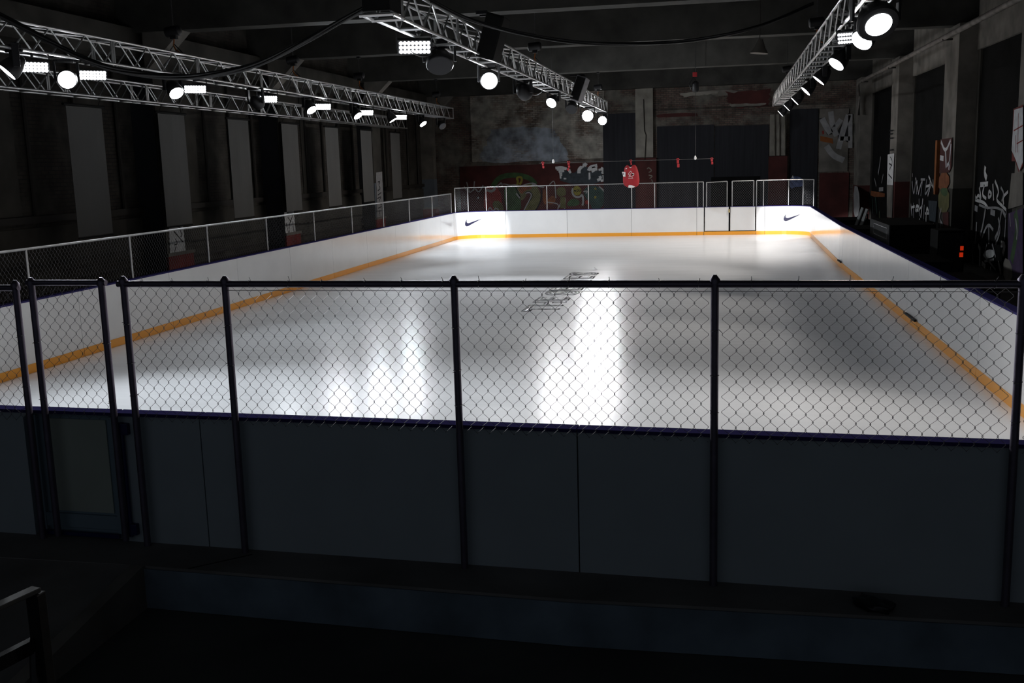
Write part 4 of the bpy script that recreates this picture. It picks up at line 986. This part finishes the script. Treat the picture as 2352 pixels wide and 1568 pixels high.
mb = MB(); mb.tube([(a.x, JY, 5.98), (a.x, JY, 7.27)], .012, 5); mb.build('chain', 'chain', ht)
# jersey
jc = pix(1448.5, 378, 1, JY-.02); top = jc.z
JT = thing('hockey_jersey', 'red hockey jersey with white crest hanging from the bar over the far boards', 'jersey', (jc.x, JY, jc.z))
def jp(px_, py_): q = pix(px_, py_, 1, JY-.02); return q.x, q.z
# outline traced as a garment: body with drooping sleeves, built with real depth
prof = [(1434.5, 381), (1441, 379.5), (1445.5, 384), (1449, 384.5), (1453, 379.5), (1459, 379.5)]
body = [(1433, 396), (1434, 386), (1437, 381), (1441, 378.5), (1444.5, 381), (1447, 383.5), (1450, 383), (1453, 379), (1458, 378), (1462, 382), (1465, 390), (1467.5, 402), (1469, 415), (1467, 424), (1464, 428), (1458, 430), (1451, 432), (1444, 431), (1439, 429), (1434, 426), (1431, 420), (1430.5, 408), (1431.5, 400)]
B2 = [Vector(jp(*q)) for q in body]
for _ in range(2):
    Q = []
    for i in range(len(B2)):
        a_, b_ = B2[i], B2[(i+1) % len(B2)]; Q += [a_*.75+b_*.25, a_*.25+b_*.75]
    B2 = Q
cen = sum(B2, Vector((0, 0)))/len(B2)
mb = MB(); nB = len(B2); rings = [(1.0, .0), (.93, .05), (.75, .085), (.45, .10), (.0, .105)]
def addside(sg):
    base = len(mb.v)
    for sc, dd in rings:
        for i, q in enumerate(B2):
            p = cen+(q-cen)*max(sc, .001); fold = .012*math.sin(p.x*38)*(1-sc if sc < .9 else .1)
            mb.v.append(Vector((p.x, JY+sg*(dd+fold), p.y)))
    for r_ in range(len(rings)-1):
        for i in range(nB):
            i2 = (i+1) % nB; mb.f.append((base+r_*nB+i, base+r_*nB+i2, base+(r_+1)*nB+i2, base+(r_+1)*nB+i))
addside(-1); addside(1); mb.build('fabric', 'jersey', JT, True)
def jflat(pts, m, name, yo=.112):
    P_ = [Vector((jp(*q)[0], JY-yo, jp(*q)[1])) for q in pts]; mb = MB(); mb.v = P_; mb.f = [tuple(t) for t in tessellate_polygon([P_])]; mb.build(name, m, JT)
def jline(lines, wpx, m, name, yo=.114):
    mb = MB()
    for ln in lines:
        P_ = [Vector((jp(*q)[0], JY-yo, jp(*q)[1])) for q in ln]
        for i in range(len(P_)-1):
            t = (P_[i+1]-P_[i]).normalized(); s = Vector((-t.z, 0, t.x))*wpx*.5/61; mb.quad(P_[i]-s, P_[i]+s, P_[i+1]+s, P_[i+1]-s)
    mb.build(name, m, JT)
jflat([(1444, 426), (1446, 424.6), (1452, 425.2), (1459, 428.5), (1455, 430.5), (1448, 431.3), (1443.5, 430.5)], 'white', 'hem_patch')
jflat([(1429, 394.5), (1437, 394.8), (1437, 405.5), (1432, 405.6)], 'white', 'sleeve_patch')
jline([[(1430.4, 398), (1433, 398), (1433, 401), (1430.8, 401)]], 1.0, 'ink', 'sleeve_number', .118)
jline([[(1444, 399), (1446, 396), (1449, 392.5), (1451.5, 396.5)], [(1443, 399), (1446, 402), (1445, 406)], [(1450, 397), (1447, 402), (1449, 404)], [(1452, 398), (1456.5, 398.5), (1456, 402.5), (1452, 404)], [(1446, 406), (1449, 404.8), (1453.5, 407)], [(1443.5, 409), (1454.5, 409.2)]], .8, 'white', 'crest_outline')
jflat([(1451, 403), (1452, 398.5), (1455.5, 399), (1454, 402)], 'gblack', 'crest_figure', .116)
jline([[(1444.5, 383.8), (1448, 384.8), (1450.5, 383.8)]], 1.4, 'white', 'collar_trim', .06)
jline([[(1437.2, 387.8), (1440.5, 386.2)]], 1.6, 'white', 'chest_logo', .10)
def strap(px_, y0_, y1_, w_, label):
    a, b = pix(px_, y0_, 1, JY), pix(px_, y1_, 1, JY); t = thing('hanging_strap', label, 'strap', a, 'red straps on the hanging bar')
    mb = MB(); mb.tube([(a.x-w_, JY, a.z-.02), (a.x-w_*.5, JY, a.z+.025), (a.x+w_*.5, JY, a.z+.025), (a.x+w_, JY, a.z-.02)], .018, 6); mb.build('loop', 'strap', t)
    n_ = max(2, int((a.z-b.z)/.1)); mb = MB(); H_ = a.z-b.z
    for k in range(n_):
        z1_ = a.z-.02-k*H_/n_; z0_ = a.z-.02-(k+1)*H_/n_+.015; o_ = .02*math.sin(k*2.3); mb.box((a.x-w_*.7+o_, JY-.02, z0_), (a.x+w_*.7+o_, JY+.02, z1_))
    mb.build('webbing', 'strap', t, bevel=.006)
strap(1247, 373.5, 386, .05, 'red strap at the left end of the hanging bar')
strap(1306, 372, 391, .05, 'red strap in front of the white graffiti, left of the jersey')
strap(1449, 368.5, 378, .04, 'short red strap holding up the jersey')
strap(1557, 366, 384, .06, 'red strap on the bar right of the jersey')
strap(1635, 364, 377, .05, 'short red strap at the right end of the hanging bar')

# ================================================================== RIGHT SIDE EQUIPMENT
cab = thing('equipment_cabinet', 'black cabinet with a shiny metal side standing behind the right boards', 'cabinet', (15.15, 22.1, 0))
mb = MB(); mb.box((14.62, 20.5, 0), (15.75, 23.75, 1.10)); mb.build('body', 'case', cab, bevel=.02)
mb = MB(); mb.box((14.60, 20.52, .55), (14.62, 23.73, 1.09)); mb.build('metal_side', 'metalface', cab)
mb = MB()
for a, b in (((20.8, 1.0), (23.0, 1.0)), ((20.8, .72), (23.0, .72))): mb.box((14.592, a[0], a[1]-.008), (14.60, b[0], b[1]+.008))
for y in (20.8, 23.0): mb.box((14.592, y-.012, .72), (14.60, y+.012, 1.0))
mb.build('panel_outline', 'gw', cab)
mb = MB(); P3 = [Vector((14.59, 21.28-p.x*.4, .70+p.y*.35)) for p in SW]; mb.v = P3; mb.f = [tuple(t) for t in tessellate_polygon([[Vector((p.x, p.y, 0)) for p in SW]])]; mb.build('swoosh_logo', 'white', cab)
for k, (dy, lab) in enumerate(((26.7, 'nearer pale board leaning behind the metal-sided cabinet'), (27.7, 'farther pale board leaning behind the metal-sided cabinet'))):
    t = thing('leaning_board', lab, 'board', (15, dy, 0), 'pale boards leaning behind the cabinet')
    mb = MB(); mb.hexa([(14.75, dy-.05, .62), (14.78, dy+.65, .62), (14.81, dy+.65, .62), (14.78, dy-.05, .62), (14.95, dy, 1.2), (14.98, dy+.7, 1.2), (15.01, dy+.7, 1.2), (14.98, dy, 1.2)]); mb.build('sheet', 'panelgrey', t)
    mb = MB(); mb.box((14.96, dy+.2, 0), (15.0, dy+.3, 1.05)); mb.build('prop', 'case', t)
    mb = MB(); mb.box((14.7, dy-.05, 0), (14.82, dy+.65, .62)); mb.build('foot_box', 'case', t)
rk = thing('equipment_rack', 'black equipment rack with two glowing red indicators by the right wall', 'rack', (15.9, 19.3, 0))
p0, p1 = pix(2153, 560, 1, 18.4), pix(2216, 560, 1, 18.4); zt = pix(2180, 529, 1, 18.4).z
mb = MB(); mb.box((p0.x, 18.4, 0), (p1.x, 19.25, zt)); mb.build('case_body', 'case', rk, bevel=.02)
mb = MB(); mb.box((p0.x+.04, 18.385, .08), (p1.x-.04, 18.4, zt-.06)); mb.build('front_panel', 'black', rk)
for (a, b, c_, d_) in ((2206, 565, 2213, 575), (2204, 580, 2212, 590)):
    p, q = pix(a, b, 1, 18.37), pix(c_, d_, 1, 18.37); mb = MB(); mb.box((p.x, 18.37, q.z), (q.x, 18.385, p.z)); mb.build('indicator_light', 'red_led', rk)
def table(label, x0, y0, x1, y1, h):
    t = thing('work_table', label, 'table', ((x0+x1)/2, (y0+y1)/2, 0), 'black draped tables behind the right boards')
    mb = MB(); mb.box((x0, y0, h-.04), (x1, y1, h)); mb.build('tabletop', 'case', t, bevel=.01)
    mb = MB(); mb.box((x0+.03, y0+.03, .05), (x1-.03, y1-.03, h-.04)); mb.build('drape', 'pane_far', t)
    for sx in (x0+.06, x1-.06):
        for sy in (y0+.06, y1-.06): mb = MB(); mb.box((sx-.02, sy-.02, 0), (sx+.02, sy+.02, .06)); mb.build('leg', 'black', t)
table('black draped table between the cabinet and the far corner', 14.3, 24.5, 15.3, 26.4, .74)
table('black draped table far behind the leaning boards', 14.4, 29.0, 15.4, 31.0, .74)
table('low black draped table nearest the camera behind the right boards', 14.6, 13.2, 15.5, 15.6, .40)
table('low black draped table beside the red-lit rack', 14.4, 16.3, 15.3, 18.25, .55)
mb = MB(); a = pix(2100, 525, 0, 15.9); mb.tube([(15.7, 20.6, .93), (p1.x-.5, 19.2, zt-.05)], .035, 6); o = mb.build('cable_reel_bar', 'case'); tag(o, 'short black bar bridging the cabinet and the red-lit rack', 'bar')

# pendant lamp shade (unlit)
pc = pix(1745, 112, 1, 21.3)
pd = thing('pendant_lamp', 'old unlit enamel pendant lamp under the ceiling left of the right truss', 'lamp', (pc.x, 21.3, pc.z))
mb = MB(); mb.lathe([(-.12, .24), (-.10, .23), (.02, .15), (.14, .10), (.24, .06)], (pc.x, 21.3, pc.z), (0.1, 0, 1), 18); mb.build('lamp_shade', 'conc', pd, True)
mb = MB(); mb.tube([(pc.x, 21.3, pc.z+.22), (pc.x, 21.3, 7.3)], .012, 6); mb.build('rod', 'dpipe', pd)

# ================================================================== FOREGROUND
hr = thing('handrail', 'dark steel handrail with flat top in the bottom left corner', 'handrail', (6.8, -3.3, -.28))
q0 = pix(84, 1352, 2, .9); q1 = pix(-60, 1418, 2, .9)
dr = (q1-q0).normalized(); sd = Vector((-dr.y, dr.x, 0))
mb = MB(); mb.obox((q0+q1)/2+dr*.2, dr*((q1-q0).length/2+.2), sd*.032, Vector((0, 0, .012))); mb.build('top_rail', 'foldwood', hr, bevel=.004)
mb = MB(); mb.box((q0.x-.03, q0.y-.05, -.28), (q0.x+.035, q0.y+.02, .885)); mb.build('post', 'case', hr, bevel=.005)
mb = MB(); mb.obox((q0+q1)/2+Vector((0, 0, -.27))+dr*.2, dr*((q1-q0).length/2+.18), sd*.02, Vector((0, 0, .035))); mb.build('lower_rail', 'case', hr)
mb = MB(); mb.tube([q0+Vector((-.01, -.06, -.3)), q0+Vector((.05, -.25, -1.17))], .02, 6); mb.build('brace', 'black', hr)
q2 = q1+dr*.35; mb = MB(); mb.box((q2.x-.03, q2.y-.03, -.28), (q2.x+.03, q2.y+.03, .88)); mb.build('post', 'case', hr)
# black crumpled glove-like rag
me = bpy.data.meshes.new('rag'); bm = bmesh.new(); bmesh.ops.create_icosphere(bm, subdivisions=3, radius=1)
for v in bm.verts:
    nz = .18*math.sin(v.co.x*5+1)*math.cos(v.co.y*6)+.12*math.sin(v.co.z*9+v.co.x*7)
    v.co = v.co*(1+nz); v.co = Vector((v.co.x*.125, v.co.y*.085, max(-.001, v.co.z*.045+.022)))
bm.to_mesh(me); bm.free(); me.materials.append(M['cable']); me.shade_smooth()
rg_ = bpy.data.objects.new('crumpled_rag', me); COL.objects.link(rg_); rg_.location = (11.12, -.93, .05); rg_.rotation_euler = (0, 0, -.5)
tag(rg_, 'crumpled black rag lying on the concrete ledge at lower right', 'rag')
# low ledge joint lines
for (xa, ya, xb, yb2) in ((6.7, -.55, 6.35, -.87),):
    mb = MB(); mb.obox(Vector(((xa+xb)/2, (ya+yb2)/2, .0502)), Vector(((xb-xa)/2, (yb2-ya)/2, 0)), Vector((.006, -.006, 0)), Vector((0, 0, .0006))); o = struct('trim_3', mb, 'case')
